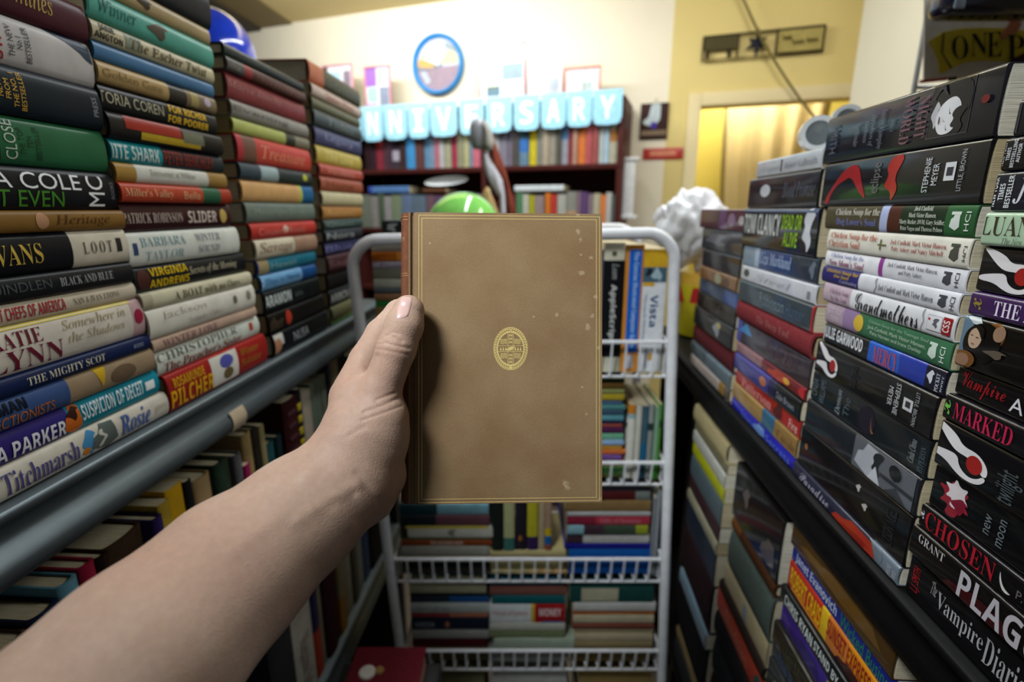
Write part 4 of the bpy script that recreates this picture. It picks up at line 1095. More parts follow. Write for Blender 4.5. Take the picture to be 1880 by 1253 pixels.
T1 = 'in the pile on the top rack basket'
lying(T1, 'books in the pile on the top basket of the white rack', 664, 832, [405, 433, 447, 463, 480, 492, 513, 530, 540, 553, 565, 600, 630, 660, 690], LEV[0][1], [
    ('black thin book, topmost', '1a1c1e', [], [('8a8e90', 'twist', .05, .25, .2, .8)], (36, 0)), ('beige book', 'a8987c'), ('white paperback', 'c4c2b4'), ('orange paperback', [(.3, 'b8641c'), (1, 'd08a3c')]), ('lavender white paperback', 'b4aab8', [('Poems', 'n', '6c6478', .1, .5, .25, .7)]),  # grey twist on the black book is glare painted on its spine
    ('grey green book', '78786a'), ('pale green paperback', 'a4a898'), ('slate thin book', '4c5458'), ('rust brown book', '8c6444'), ('bright green thin book', '2c7c34'), ('ochre tan book', '8c7244'), ('dark blue book', '2c3448'), ('grey book', '6c6c6c'), ('dark brown book, undermost', '4c3c30')])
U1 = 'standing on the top rack basket'
upright(U1, 'books standing on the top basket of the white rack', [
    ('white computing manual', [(1, 'c8c8c0')], 1010, 1056, 470), ('grey computing manual', [(1, '6c7078')], 1056, 1107, 460),
    ('black manual with cream ends and white lettering', [(.13, 'd6d2bc'), (.88, '17181b'), (1, 'd0cfba')], 1108, 1146, 446, [('AppleScript', 'b', 'd6d8d4', .31, .76, .3, .68, 0), ('Learn', 'i', 'b8bab8', .155, .27, .4, .72)], [('5c5a4c', 'ell', .06, .1, .35, .6)]),
    ('orange manual with a blue spine panel', [(.035, 'cf8a2c'), (1, 'cf8a34')], 1147, 1181, 450, [('The Concise Illustrated Computer Guide', 'b', 'b4d0f0', .05, .80, .38, .72)], [('1668d0', 'rect', .035, .84, .2, .88), ('c8ccd4', 'rect', .86, .97, .3, .68), ('d8d8e0', 'ell', .87, .93, .35, .6)]),
    ('yellow and white manual with a dark blue word', [(.14, 'd9ae2c'), (1, 'e4e8ec')], 1183, 1229, 458, [('Vista', 'b', '1c4c7c', .36, .62, .38, .7), ('Microsoft Windows', 'n', '8ca4bc', .36, .75, .1, .26)], [('4c6878', 'rect', .14, .26, .02, .98), ('1f2a30', 'twist', .13, .25, .1, .4), ('a8c0cc', 'bird', .13, .26, .3, .8), ('d9a82c', 'rect', .26, .29, .05, .5), ('8c9cac', 'rect', .8, .97, .30, .36), ('d8a02c', 'rect', .84, .9, .42, .58)]),
], LEV[0][1], 0.18)
T2 = 'in the small pile on the second rack basket'
lying(T2, 'books in the small pile on the second basket of the white rack', 1050, 1146, [697, 705, 716, 725, 737, 746, 754, 763, 776, 780, 788, 799, 811, 820, 829, 838, 846, 859, 873, 886], LEV[1][1], [
    ('dark green book, topmost', '2c3c24'), ('brown thin book', '5c4420'), ('pale olive book', '7c8450'), ('yellow book', 'a8942c'), ('dusty blue book', '4c6888'), ('sea green book', '4c8080'), ('slate book', '3c5468'), ('turquoise book', '5c98a4'), ('navy thin book', '1c2440'),
    ('salmon book', 'a05048'), ('plum book', '4c2448'), ('mint green book', '6ca888'), ('pale blue book', '88a8cc'), ('amber book', 'c8983c'), ('orange book', 'c46c34'), ('violet book', '6c4c8c'), ('brick red book', '943c30'), ('leaf green book', '5c9458'), ('olive book, undermost', '6c7440')], wd=0.12)
U2 = 'standing on the second rack basket'
upright(U2, 'books standing on the second basket of the white rack', [
    ('grey paperback', [(1, '5c5c5c')], 960, 1000, 730), ('dark paperback', [(1, '38302c')], 1000, 1045, 735),
    ('white paperback with an orange top', [(.12, 'c07c2c'), (.18, '8cb0b8'), (1, 'd2d2c8')], 1152, 1165, 746), ('plain white paperback', [(1, 'c0c0b4')], 1166, 1176, 744), ('blue striped paperback', [(.5, '3c5c6c'), (.75, '1c6088'), (1, '2c4c5c')], 1177, 1188, 748), ('silver grey paperback', [(.25, '8c9490'), (.35, '2c3c3c'), (1, '88908c')], 1189, 1199, 745), ('pale green paperback', [(.8, '7c9c84'), (1, '3c8c3c')], 1200, 1208, 748), ('bright green paperback', [(.2, '4c8c34'), (.3, '2c5c2c'), (1, '4c8c34')], 1209, 1217, 744)], LEV[1][1], 0.14)
T3 = 'in the wide pile on the third rack basket'
lying(T3, 'books in the wide pile on the third basket of the white rack', 722, 900, [930, 948, 967, 989, 994, 1005, 1022, 1034, 1044, 1058, 1069], LEV[2][1], [
    ('teal and pale blue book, topmost', [(.42, '16363a'), (1, '6c98a4')]), ('dark book with a mauve end', [(.4, '1c2024'), (1, '5c3c44')]), ('white and yellow book', [(.08, '2c2820'), (1, 'b8b8ac')], [], [('a89838', 'rect', .06, .95, .8, 1), ('6c6c64', 'twist', .5, .62, .1, .7)]), ('moss green thin book', '4c5430'),
    ('rust brown book with a white title', '7c3c1c', [('THE AUTUMN ROSE', 'b', 'c8b4a4', .32, .68, .2, .8)]), ('grey white book', '94948a'), ('olive tan book', '8c8460'), ('black book', '1c1c1e'), ('brown black book', '38302a'), ('dark teal book, undermost', '2a4c50')])
U3 = 'standing on the third rack basket'
zu = on_y(970, 1012, YB)[2] - CZ
upright(U3, 'books standing on the third basket of the white rack', [
    ('black green paperback', [(1, '1c2420')], 903, 924, 905), ('pale lime paperback with a teal foot', [(.78, 'a8ac7c'), (1, '3c6c64')], 925, 945, 903), ('dark mauve paperback with an orange dot', [(1, '28222a')], 946, 967, 908, [], [('a8682c', 'ell', .74, .84, .3, .6)]), ('yellow paperback with a purple foot', [(.76, 'b0a82c'), (1, '34244c')], 968, 988, 908), ('cream and peach paperback', [(1, 'a89878')], 989, 1001, 904), ('peach paperback with yellow and blue ends', [(.62, '9c8068'), (.75, 'c0a81c'), (.9, '1c5c9c'), (1, '8c4c34')], 1001, 1013, 904)], zu, 0.14)
lying('under the standing books on the third rack basket', 'books lying under the standing books on the third basket of the white rack', 900, 1036, [1012, 1024, 1036, 1050, 1061, 1070], LEV[2][1], [
    ('pale yellow book, topmost', 'b8ac7c'), ('cream book', [(.6, 'c0b48c'), (1, 'c89c6c')]), ('olive cream book', 'a8a070'), ('peach cream book', [(.5, 'b8ac80'), (1, 'c8a878')]), ('beige book, undermost', 'b0a888')])
lying('in the third basket pile beside the right rack post', 'books in the pile beside the right post of the white rack', 1040, 1195, [888, 906, 922, 942, 950, 967, 983, 1003, 1013, 1066], LEV[2][1], [
    ('dark grey book, topmost', '44444c', (), (), (20, 0)), ('dark red and grey book', [(.8, '4c1c1c'), (1, '6c7470')], (), (), (20, 0)), ('tan brown book', '7c6440'), ('white thin book', 'a4a4a4'), ('crimson book', [(.35, '7c2438'), (1, 'a03444')], [('Gifts of Summer', 'n', 'c87c88', .4, .9, .25, .75)]), ('green black lime-ended book', [(.2, '7ca4b0'), (.45, '3c2c34'), (.85, '3a4838'), (1, '8c942c')]),
    ('white book with a dark end', [(.2, '3c2c34'), (1, 'b4b4b0')], [('Seasons of the', 'n', '98988c', .3, .85, .3, .7)]), ('deep blue thin book', '1c1c7c'), ('thick cobalt blue book, undermost', '1454a0', (), (), (4, 2))], wd=.17)
upright('standing beside the right post, third rack basket', 'thin books standing beside the right post of the white rack', [('thin grey booklet', [(1, '7c8084')], 1197, 1203, 918), ('thin silver booklet', [(1, '8c9498')], 1206, 1212, 905)], LEV[2][1], .13)
T4 = 'of the white rack'
lying('in the wide pile on the fourth rack basket', 'books in the wide pile on the fourth basket of the white rack', 737, 897, [1072, 1093, 1100, 1112, 1128, 1138, 1160, 1175, 1192, 1222], LEV[3][1], [
    ('cream book, topmost', 'a09c80'), ('black thin book', '1c1e24'), ('navy and blue book', [(.5, '24303c'), (1, '1c4c84')]), ('white book', 'a8b0ac', [('Secret gardens', 'n', '787c7c', .08, .5, .2, .8)]), ('red and salmon book', [(.5, '903c3c'), (1, 'b07058')]), ('navy book with an orange diamond', '1a2232', [('HORIZON', 'b', '8c98a0', .05, .3, .3, .7)], [('a86c4c', 'ell', .44, .5, .25, .75)]), ('grey white book', '90908c'), ('dark red book', '4c1420'), ('thick brown book, undermost', '5c5038')])
lying('in the middle pile on the fourth rack basket', 'books in the middle pile on the fourth basket of the white rack', 901, 1040, [1072, 1080, 1098, 1112, 1146, 1160, 1175, 1196, 1222], LEV[3][1], [
    ('teal thin book, topmost', '2c6478'), ('brown mauve book', '7c5048'), ('dark teal book', '14565c'), ('white book with a red label', [(.55, 'd0d4d4'), (.6, 'c8a83c'), (1, 'a01c20')], [('MONEY', 'b', 'e0d4d4', .66, .95, .4, .8), ('House of Letters', 'n', 'b05058', .05, .5, .45, .7)], [('2c4c8c', 'rect', .7, .98, .0, .14)]), ('cream white book', 'b4b4a8'), ('olive green book', '76805c'), ('pale green book', '9caa98', (), (), (6, 14)), ('grey book, undermost', '8c8c88')])
lying('in the fourth basket pile beside the right rack post', 'books in the fourth basket pile beside the right post', 1052, 1208, [1078, 1108, 1124, 1134, 1149, 1156, 1168, 1181, 1192, 1222], LEV[3][1], [
    ('dark green cream-labelled book, topmost', '1d4440', [], [('a8a48c', 'rect', .14, .58, .1, .9)], (-6, -8)), ('white book', 'b8b8b4'), ('orange book', 'b06830'), ('cream book', 'b0a88c'), ('brown red book', '6c3c30'), ('sand book', 'a09474'), ('pale tan book', 'a89c80'), ('tan book', '948660'), ('brown book, undermost', '74603c')])
lying('in the middle of the lowest rack basket', 'books on the lowest basket of the white rack', 905, 1040, [1252, 1268, 1285, 1310, 1345], LEV[4][1], [('white book, topmost', 'a4a4a0'), ('grey book', '6c6c68'), ('olive book', '5c5c40'), ('brown book, undermost', '54402c')])
lying('on the lowest basket beside the left rack post', 'books on the lowest basket beside the left post', 770, 890, [1254, 1266, 1285, 1310, 1345], LEV[4][1], [('olive beige book, topmost', '6c664c'), ('black book with a yellow edge', '24241c'), ('dark green book', '2c3828'), ('brown black book, undermost', '38281c')])
lying('on the lowest basket beside the right rack post', 'books on the lowest basket beside the right post', 1060, 1200, [1254, 1268, 1285, 1310, 1345], LEV[4][1], [('dark tan book, topmost', '7c6840'), ('black book', '1e1e22'), ('beige book', '8c7c5c'), ('dark maroon book, undermost', '3c1c20')])

# ================================================================== BOOKCASE AT THE BACK WALL
BO = 0.283
bl, bt = wall_pt(640, 195, BO)
br, bt2 = wall_pt(1143, 178, BO)
zs1 = wall_pt(1000, 303, BO)[1]
zs2 = wall_pt(1100, 424, BO)[1]
ztop = wall_pt(1120, 176, BO)[1]
wood = mat('47201d', 'matte', 0.4)
bc = empty('bookcase', wall_M(0, 0))
tag(bc, 'dark reddish brown wooden bookcase against the cream wall under the blue banner', 'bookcase')
for x0, x1, nm in ((bl - .02, bl, 'side_panel'), (br - .012, br + .012, 'side_panel'), (wall_pt(887, 300, BO)[0] - .01, wall_pt(887, 300, BO)[0] + .01, 'divider')):
    MB().box((x0, 0, .02), (x1, ztop, BO), wood, bev=.002).build(nm, bc)
zlist = [ztop, zs1, zs2, zs2 - .3, zs2 - .6, .1]
for z in zlist:
    MB().box((bl - .02, z - .022, .02), (br + .012, z, BO + .001), wood, bev=.002).build('shelf', bc)
MB().box((bl, .02, .012), (br, ztop, .02), wood).build('back_panel', bc, smooth=False)


def row(where, group, zb, items, off, hh, y=290):
    n_of = {}
    for i, (d, h, xa, xb) in enumerate(items):
        u0, u1 = wall_pt(xa, y, off)[0], wall_pt(xb, y, off)[0]
        T = max(u1 - u0 - .0006, .008)
        H = hh * random.uniform(.92, 1.04)
        bands = h if isinstance(h, list) else [(1.0, h)]
        r = make_book('paperback_book' if T < .03 else 'hardcover_book', H, .15, T, 'p', bands)
        o = W0 + u0 * WD + WN * (off - random.uniform(0, .012))
        r.matrix_world = mat4((0, 0, -1), -WN, WD, (o[0], o[1], zb + H + .001))
        tag(r, d + ' ' + where, 'book', group)


Z = lambda a: 640 + a / 3.481
rowA = [('black maroon spine', '2c1c20', 95, 130), ('dark plum spine', '34222a', 130, 166), ('red topped spine', [(.45, 'c03a34'), (1, '7c2c38')], 168, 212), ('brown purple spine', '4c343c', 214, 245), ('dark mauve spine', '44303a', 245, 274), ('black spine with a white spot', [(.55, '38303a'), (.8, '9c98a4'), (1, '3c343c')], 276, 322), ('umber spine', '3a2a2c', 324, 366), ('clear blue spine', '3f84b8', 368, 424), ('dark brown spine', '5c3c38', 426, 476), ('grey blue spine', '5c80a0', 478, 508), ('dusty blue spine', '6c88a0', 508, 542), ('rose pink spine', 'a86470', 544, 576), ('silver white spine', 'a8a8ac', 578, 606), ('sage beige spine', '96947c', 608, 652), ('crimson spine', '94344a', 654, 690), ('olive grey spine', '84846c', 692, 732), ('pale yellow spine', 'a8a47c', 734, 766), ('steel blue spine', '6c8494', 768, 792), ('raspberry spine', [(.5, 'a03c54'), (1, 'b86474')], 794, 842)]
rowB = [('white grey spine', '9c9ca0', 905, 960), ('grey spine', '787480', 962, 1010), ('purple grey spine', '6c6474', 1012, 1042), ('charcoal spine', '4c4844', 1044, 1088), ('dark teal spine with a blue patch', [(.4, '38505c'), (.7, '3c6cac'), (1, '607c90')], 1090, 1146), ('yellow spine', 'bcac2c', 1150, 1197), ('stone grey spine', '787870', 1199, 1236), ('sand spine', 'a09480', 1238, 1276), ('warm grey spine', '8c8478', 1278, 1322), ('dark grey spine', '54544c', 1324, 1352), ('blue spine over grey', [(.5, '54789c'), (1, '8c8c94')], 1354, 1398), ('wine red spine', '7c3438', 1400, 1428), ('pinkish tan spine', 'a88474', 1430, 1458), ('orange spine', 'c4703c', 1460, 1512), ('coral pink spine', 'a85458', 1514, 1550), ('faded red spine', '94504c', 1552, 1592), ('white spine', 'a8b0b0', 1594, 1627), ('pale blue spine', 'a0b8c8', 1629, 1658), ('beige spine with a brown block', [(.3, 'a8a48c'), (.55, '9c6c3c'), (1, 'a8a490')], 1660, 1715)]
RA = 'in the row under the banner of the bookcase'
row(RA, 'books in the upper row of the bookcase', zs1, [(d, h, Z(a), Z(b)) for d, h, a, b in rowA + rowB], BO - .01, .205)
rowC = [('grey green fat spine', '6c7468', 60, 132), ('pewter spine', '84807e', 134, 186), ('dark green grey spine', '4c5a48', 188, 218), ('light grey spine', '8e8a8c', 220, 268), ('moss grey spine', '748068', 270, 336), ('blue grey spine', '60708c', 340, 405), ('slate spine', '5c6c7c', 408, 492), ('mauve brown spine', '6c505c', 494, 545), ('dull purple spine', '5c4860', 547, 605), ('mustard spine', 'a8842c', 607, 660), ('grey spine', '8c8894', 664, 690), ('pale silver spine', 'a4a4a4', 692, 735), ('greige spine', '8c8878', 737, 778), ('dove grey spine', '9c9aa0', 780, 842)]
rowD = [('plum grey spine', '5c4c54', 905, 985), ('dark red spine', '5c2c30', 987, 1066), ('green spine', '4c7c58', 1070, 1108), ('white spine', 'b0b0a4', 1110, 1148), ('yellow green spine', 'a09c2c', 1150, 1187), ('pinkish grey spine', '8c7c7c', 1189, 1246), ('vivid orange spine', 'c8742c', 1250, 1284), ('tomato red spine', 'b03c34', 1286, 1326), ('white grey spine', 'a4a49c', 1328, 1386), ('grey spine over tan', [(.5, '84847c'), (1, 'b08c6c')], 1390, 1452), ('mauve spine', '7c6470', 1454, 1482), ('purple spine', '5c4470', 1484, 1522), ('dusty mauve spine', '806c78', 1524, 1558), ('cream spine', 'a8a48c', 1560, 1604), ('orange spine', 'd0783c', 1606, 1640), ('plain white spine', 'b0aca8', 1642, 1678), ('teal grey spine', '5c7c78', 1680, 1698)]
RC = 'in the second row of the bookcase'
row(RC, 'books in the second row of the bookcase', zs2, [(d, h, Z(a), Z(b)) for d, h, a, b in rowC + rowD], BO - .01, .165, 390)


def flat_on(name, cat, lab, xa, xb, y, zb, T, wd, h, kind='p'):
    u0, u1 = wall_pt(xa, y, BO - .02)[0], wall_pt(xb, y, BO - .02)[0]
    r = make_book(name, u1 - u0, wd, T, kind, h)
    o = W0 + u0 * WD + WN * (BO - .02)
    r.matrix_world = mat4(WD, -WN, (0, 0, 1), (o[0], o[1], zb))
    tag(r, lab, cat)


zl = zs2 + .165 * 1.04 + .002
flat_on('hardcover_book', 'book', 'blue book lying flat across the second row of the bookcase', Z(125), Z(385), 340, zl, .032, .16, [(.1, '3c50a4'), (1, '5478ac')])
flat_on('hardcover_book', 'book', 'brown book lying flat across the second row, beside the flat blue one', Z(470), Z(620), 340, zl, .018, .16, '5c3c2c')
flat_on('hardcover_book', 'book', 'white book lying flat across the second row near the white bracket', Z(1060), Z(1375), 338, zl, .026, .16, 'c8d0d4')
# shiny oval tray
b = MB()
b.lathe([(.001, -.006), (.6, -.006), (.85, -.003), (1.0, .006), (1.0, .009), (.84, .0), (.6, -.003), (.001, -.003)], mat('e4e8ea', 'gloss', .12), seg=48)
u, z = wall_pt(Z(615), 331, BO - .01)
M = mat4(WD, (0, 0, 1), WN, (0, 0, 0))
o = W0 + u * WD + WN * (BO - .03)
t_ = b.build('serving_tray', M=mat4(WD * .115, np.array([0, 0, .018]) + WN * .012, WN * 1.0, (o[0], o[1], z)))
tag(t_, 'shiny white oval tray leaning on the books in the second row of the bookcase', 'tray')

# banner of letter cards
ban = empty('letter_banner', wall_M(0, 0, BO + .012))
tag(ban, 'pale blue banner of white letter cards hung along the bookcase top', 'banner')
letters = 'N N I V E R S A R Y'.split()
ex = [(665, 702), (704, 746), (748, 787), (789, 839), (843, 888), (892, 940), (944, 991), (994, 1040), (1042, 1088), (1090, 1144)]
letters.insert(0, 'A')
ex.insert(0, (630, 663))
cm, lm2 = mat('9fd4ea', 'matte', .5), mat('f4f4fa', 'matte', .5)
for (xa, xb), ch in zip(ex, letters):
    yt = 197 - (xa - 668) / 475 * 34
    u0, za = wall_pt(xa, yt, BO + .012)
    u1, _ = wall_pt(xb, yt, BO + .012)
    zb = wall_pt(xa, yt + 64, BO + .012)[1]
    w, h = u1 - u0, za - zb
    out = [(0, 0), (w, 0), (w, -h * .80), (w * .95, -h * .87), (w * .96, -h * .93), (w * .88, -h * .95), (w * .80, -h), (w * .70, -h * .98), (w * .60, -h),
           (w * .40, -h), (w * .30, -h * .98), (w * .20, -h), (w * .12, -h * .95), (w * .04, -h * .93), (w * .05, -h * .87), (0, -h * .80)]
    c = MB().prism(out, 0, .0012, cm).build('letter_card', ban, M=Matrix.Translation((u0, za, random.uniform(0, .004))), smooth=False)

    def fn(v, f, c=c, w=w, h=h):
        b = MB()
        b.add(np.stack([w * (.24 + .52 * v[:, 0]), -h * (.82 - .66 * v[:, 1]), np.full(len(v), .0016)], 1), f, lm2)
        b.build('letter', c, smooth=False)
    PENDING.append((ch, 'b', fn))
ua, za = wall_pt(630, 199, BO + .012)
ub, zb = wall_pt(1146, 162, BO + .012)
MB().tube([(ua, za, .0), (ub, zb, .0)], .0012, mat('c8d8dc', 'matte'), seg=6).build('string', ban)


# framed prints on top of the bookcase
def framed(lab, xa, xb, ya, yb, fc, blocks, off=.13, fw=.008):
    u0, z1 = wall_pt(xa, ya, off)
    u1, _ = wall_pt(xb, ya, off)
    z0 = ztop + .001
    w, h = u1 - u0, z1 - z0
    fr = empty('framed_print', wall_M(u0, z0, off))
    tag(fr, lab, 'picture', 'framed prints on the bookcase top')
    b = MB()
    m = mat(fc, 'plastic')
    for lo, hi in (((0, 0, 0), (w, fw, .012)), ((0, h - fw, 0), (w, h, .012)), ((0, fw, 0), (fw, h - fw, .012)), ((w - fw, fw, 0), (w, h - fw, .012))):
        b.box(lo, hi, m, bev=.0015)
    b.build('frame', fr)
    b = MB()
    b.box((fw, fw, .001), (w - fw, h - fw, .005), mat('e0e4ea', 'matte'))
    for c, x0, y0, x1, y1 in blocks:
        b.box((fw + x0 * (w - 2 * fw), fw + y0 * (h - 2 * fw), .004), (fw + x1 * (w - 2 * fw), fw + y1 * (h - 2 * fw), .0056), mat(c, 'matte'))
    b.build('print', fr, smooth=False)


framed('small pink-rimmed print half hidden by the far book stack', 592, 648, 122, 165, 'd8909c', [('5c4438', .0, .3, .15, 1), ('b0d0e4', .2, .3, .6, .9), ('8c7c88', .7, .3, .95, .9)])
framed('narrow pink-rimmed print with purple squares, beside the clock', 669, 717, 124, 186, 'd07c90', [('a070c0', .0, .62, .45, 1), ('a8d0c0', .05, .3, .45, .6), ('c8a8d4', .0, .0, .45, .28), ('8c94a8', .55, .05, .95, .6), ('b8ccdc', .5, .65, 1, 1)])
framed('largest pink-rimmed print, pale squares inside', 879, 966, 85, 172, 'dc9ca4', [('b8b4cc', .02, .7, .48, .98), ('e4ecd4', .05, .3, .4, .62), ('9cb0b8', .5, .45, .98, .7), ('6c8c9c', .15, .2, .45, .36), ('d0c4c8', .6, .05, .95, .4)])
framed('plain white print without a coloured rim', 970, 1034, 97, 166, 'e8eaec', [('e4ecf2', .05, .05, .95, .5), ('d0d8ec', .6, .2, .95, .7)])
framed('low orange-rimmed print nearest the door', 1037, 1104, 126, 170, 'dc8870', [('dce4e0', .05, .1, .6, .9), ('bccccc', .5, .2, .8, .6)])

# wall clock
uc, zc = wall_pt(803, 118, .02)
rc = (wall_pt(803, 61, .02)[1] - wall_pt(803, 176, .02)[1]) / 2
ck = empty('wall_clock', wall_M(uc, zc, 0.001))
tag(ck, 'round wall clock with a bright blue rim and pictured face', 'clock')
MB().lathe([(rc * .84, .0), (rc * .98, .0), (rc, .012), (rc * .985, .026), (rc * .93, .034), (rc * .87, .028), (rc * .84, .014)], mat('2590d8', 'plastic', .3), seg=64, ring=True).build('rim', ck)
b = MB()
b.lathe([(.0005, .006), (rc * .86, .006), (rc * .86, .010), (.0005, .010)], mat('c8ccd8', 'matte'), seg=64)
b.build('dial', ck)


def disc(pts, h, z, nm='dial_picture'):
    b = MB()
    b.prism([(x * rc, y * rc) for x, y in pts], z, z + .0006, mat(h, 'matte'))
    b.build(nm, ck, smooth=False)


arc = lambda a0, a1, r=.84, n=16: [(r * math.cos(math.radians(a0 + (a1 - a0) * i / n)), r * math.sin(math.radians(a0 + (a1 - a0) * i / n))) for i in range(n + 1)]
disc(arc(185, 355), 'a08c98', .0101)
disc(arc(168, 192) + [(.1, -.1), (.2, .0)], '7c8894', .0112)
disc([(-.82, .1), (-.6, .38), (-.35, .2), (-.1, .05), (-.2, -.1), (-.75, -.05)], 'd8a868', .0118)
disc([(.1, .35), (.6, .45), (.8, .1), (.7, -.02), (.15, 0)], 'd4d4a4', .0118)
disc([(-.5, .5), (-.1, .7), (.3, .3), (.1, .1), (-.35, .25)], 'e0dcdc', .0124)
disc([(.28, .72), (.62, .55), (.8, .3), (.3, .5)], '98a4a8', .0124)
disc([(-.7, -.2), (-.45, -.2), (-.3, -.55), (-.5, -.6)], 'b8c0cc', .0124)
disc([(-.03, -.05), (.03, -.05), (.16, .45), (.1, .5)], 'eceef2', .0135, 'hour_hand')
disc([(.02, -.04), (.0, .04), (-.62, .28), (-.64, .24)], 'eceef2', .0145, 'minute_hand')

# small framed card, red plate, white bracket, forged sign, cable on the back wall
u0, z1 = wall_pt(1177, 191, .012)
u1, z0 = wall_pt(1224, 254, .012)
cd = empty('hanging_card', wall_M(u0, z0, .002))
tag(cd, 'small dark brown card with a white figure hung beside the door frame', 'card')
w, h = u1 - u0, z1 - z0
MB().box((0, 0, 0), (w, h, .01), mat('3a2420', 'matte'), bev=.001).build('board', cd)
MB().prism([(x * w, y * h) for x, y in [(.15, .42), (.1, .5), (.3, .62), (.38, .95), (.55, 1.0), (.72, .95), (.72, .55), (.6, .42), (.35, .36)]], .0101, .012, mat('b8c4c8', 'matte')).build('white_figure', cd, smooth=False)
MB().prism([(x * w * .24 + w * .38, y * h * .2 + h * .28) for x, y in ELL], .0121, .0128, mat('4c3c98', 'matte')).build('blue_spot', cd, smooth=False)
MB().box((.04 * w, .1 * h, .0101), (.96 * w, .24 * h, .0108), mat('84705c', 'matte')).build('caption_strip', cd, smooth=False)
MB().tube([(w * .5, h, .004), (w * .55, h + .02, .004)], .0015, mat('5c5448', 'matte'), seg=6).build('hanger', cd)
u0, z1 = wall_pt(1181, 273, .008)
u1, z0 = wall_pt(1253, 291, .008)
pl = empty('name_plate', wall_M(u0, z0, .001))
tag(pl, 'narrow red plate on the wall below the dark brown card', 'sign')
w, h = u1 - u0, z1 - z0
MB().box((0, 0, 0), (w, h, .008), mat('b8322c', 'plastic'), bev=.001).build('plate', pl)
MB().box((w * .17, h * .28, .0081), (w * .83, h * .75, .0088), mat('dc8c70', 'matte')).build('pale_strip', pl, smooth=False)
b = MB()
wb = mat('e8eaec', 'plastic')
ua, z1 = wall_pt(1146, 292, .2)
ub, z0 = wall_pt(1161, 400, .2)
b.box((ua, z0, .18), (ub, z1, .2), wb, bev=.004)
b.box((ua - .008, z0 - .006, .15), (ub + .018, z0 + .012, .21), wb, bev=.004)
b.box((ua - .008, z1 - .008, .15), (ub + .014, z1 + .006, .21), wb, bev=.004)
tag(b.build('wall_bracket', M=wall_M(0, 0)), 'white upright bracket beside the edge of the brown bookcase', 'bracket')
ua, za = wall_pt(1291, 72, .02)
ub, zb = wall_pt(1518, 40, .02)
zc0 = wall_pt(1291, 117, .02)[1]
zt = (za + zb) / 2
hs = za - zc0
sg = empty('forged_sign', wall_M(ua, zt - hs, .015))
tag(sg, 'dark openwork sign in three panels high on the yellow wall', 'sign')
w = ub - ua
ir = mat('2c2414', 'matte')
b = MB()
b.box((0, hs * .94, 0), (w, hs, .012), ir)
b.box((0, 0, 0), (w, hs * .05, .012), mat('8c7c4c', 'matte'))
for xx in (0, .30, .615, .985):
    b.box((w * xx, 0, 0), (w * xx + w * .015, hs, .012), ir)
b.box((w * .615, 0, 0), (w, hs * .07, .012), ir)
b.build('frame', sg, smooth=False)
b = MB().box((w * .01, hs * .4, .002), (w * .30, hs * .95, .01), mat('4c4428', 'matte')).build('dark_panel', sg, smooth=False)
for xx in (.03, .22):
    MB().box((w * xx, hs * .05, .002), (w * xx + w * .035, hs * .42, .01), ir).build('panel_leg', sg, smooth=False)
st_ = [((.11 if k % 2 == 0 else .05) * w * math.sin(k * math.pi / 6) * (.8 if k % 4 else 1), hs * (.62 if k % 6 == 0 else .42 if k % 2 == 0 else .18) * math.cos(k * math.pi / 6)) for k in range(12)]
MB().prism(st_, .004, .02, mat('20202c', 'matte'), M=Matrix.Translation((w * .465, hs * .52, 0))).build('star_ornament', sg, smooth=False)
MB().box((w * .63, hs * .08, .002), (w * .985, hs * .92, .006), mat('a89858', 'matte')).build('pale_panel', sg, smooth=False)
b = MB()
for x0, y0, x1 in ((.67, .62, .74), (.75, .42, .84), (.86, .45, .95)):
    b.tube([(w * (x0 + (x1 - x0) * k / 12), hs * (y0 + .09 * math.sin(k * 1.4)), .008) for k in range(13)], .003, mat('5c5028', 'matte'), seg=6)
b.build('scroll_ornament', sg)
pts = []
for x, y in [(1352, -30), (1366, 2), (1383, 40), (1402, 78), (1422, 112), (1445, 148), (1470, 184), (1496, 216), (1530, 250)]:
    u, z = wall_pt(x, y, .07)
    pts.append((u, z, .0))
tag(MB().tube(pts, .0055, mat('6c6030', 'plastic'), seg=8).build('hanging_cable', M=wall_M(0, 0, .07)), 'thin dark cable hanging slantwise across the yellow wall and door', 'cable')

# ================================================================== SMALL THINGS
def blob(name, c, r, h, kind='plastic', amp=.0, fr=3.0, seedv=0, sub=4, M=None, par=None, rough=None, knot=False):
    bm = bmesh.new()
    bmesh.ops.create_icosphere(bm, subdivisions=sub, radius=1)
    for v in bm.verts:
        d = v.co.normalized()
        q = 1 + amp * (noise.noise(d * fr + Vector((seedv, 0, 0))) + .5 * abs(noise.noise(d * fr * 2.3 + Vector((0, seedv, 0)))))
        if knot and d.z < -.75:
            q *= 1 + .12 * (-.75 - d.z) / .25
        v.co = Vector((d.x * r[0] * q, d.y * r[1] * q, d.z * r[2] * q))
    me = bpy.data.meshes.new(name)
    bm.to_mesh(me)
    bm.free()
    me.polygons.foreach_set('use_smooth', [True] * len(me.polygons))
    me.materials.append(mat(h, kind, rough))
    o = bpy.data.objects.new(name, me)
    COL.objects.link(o)
    if par is not None:
        o.parent = par
        o.location = c
    else:
        o.location = c
    return o


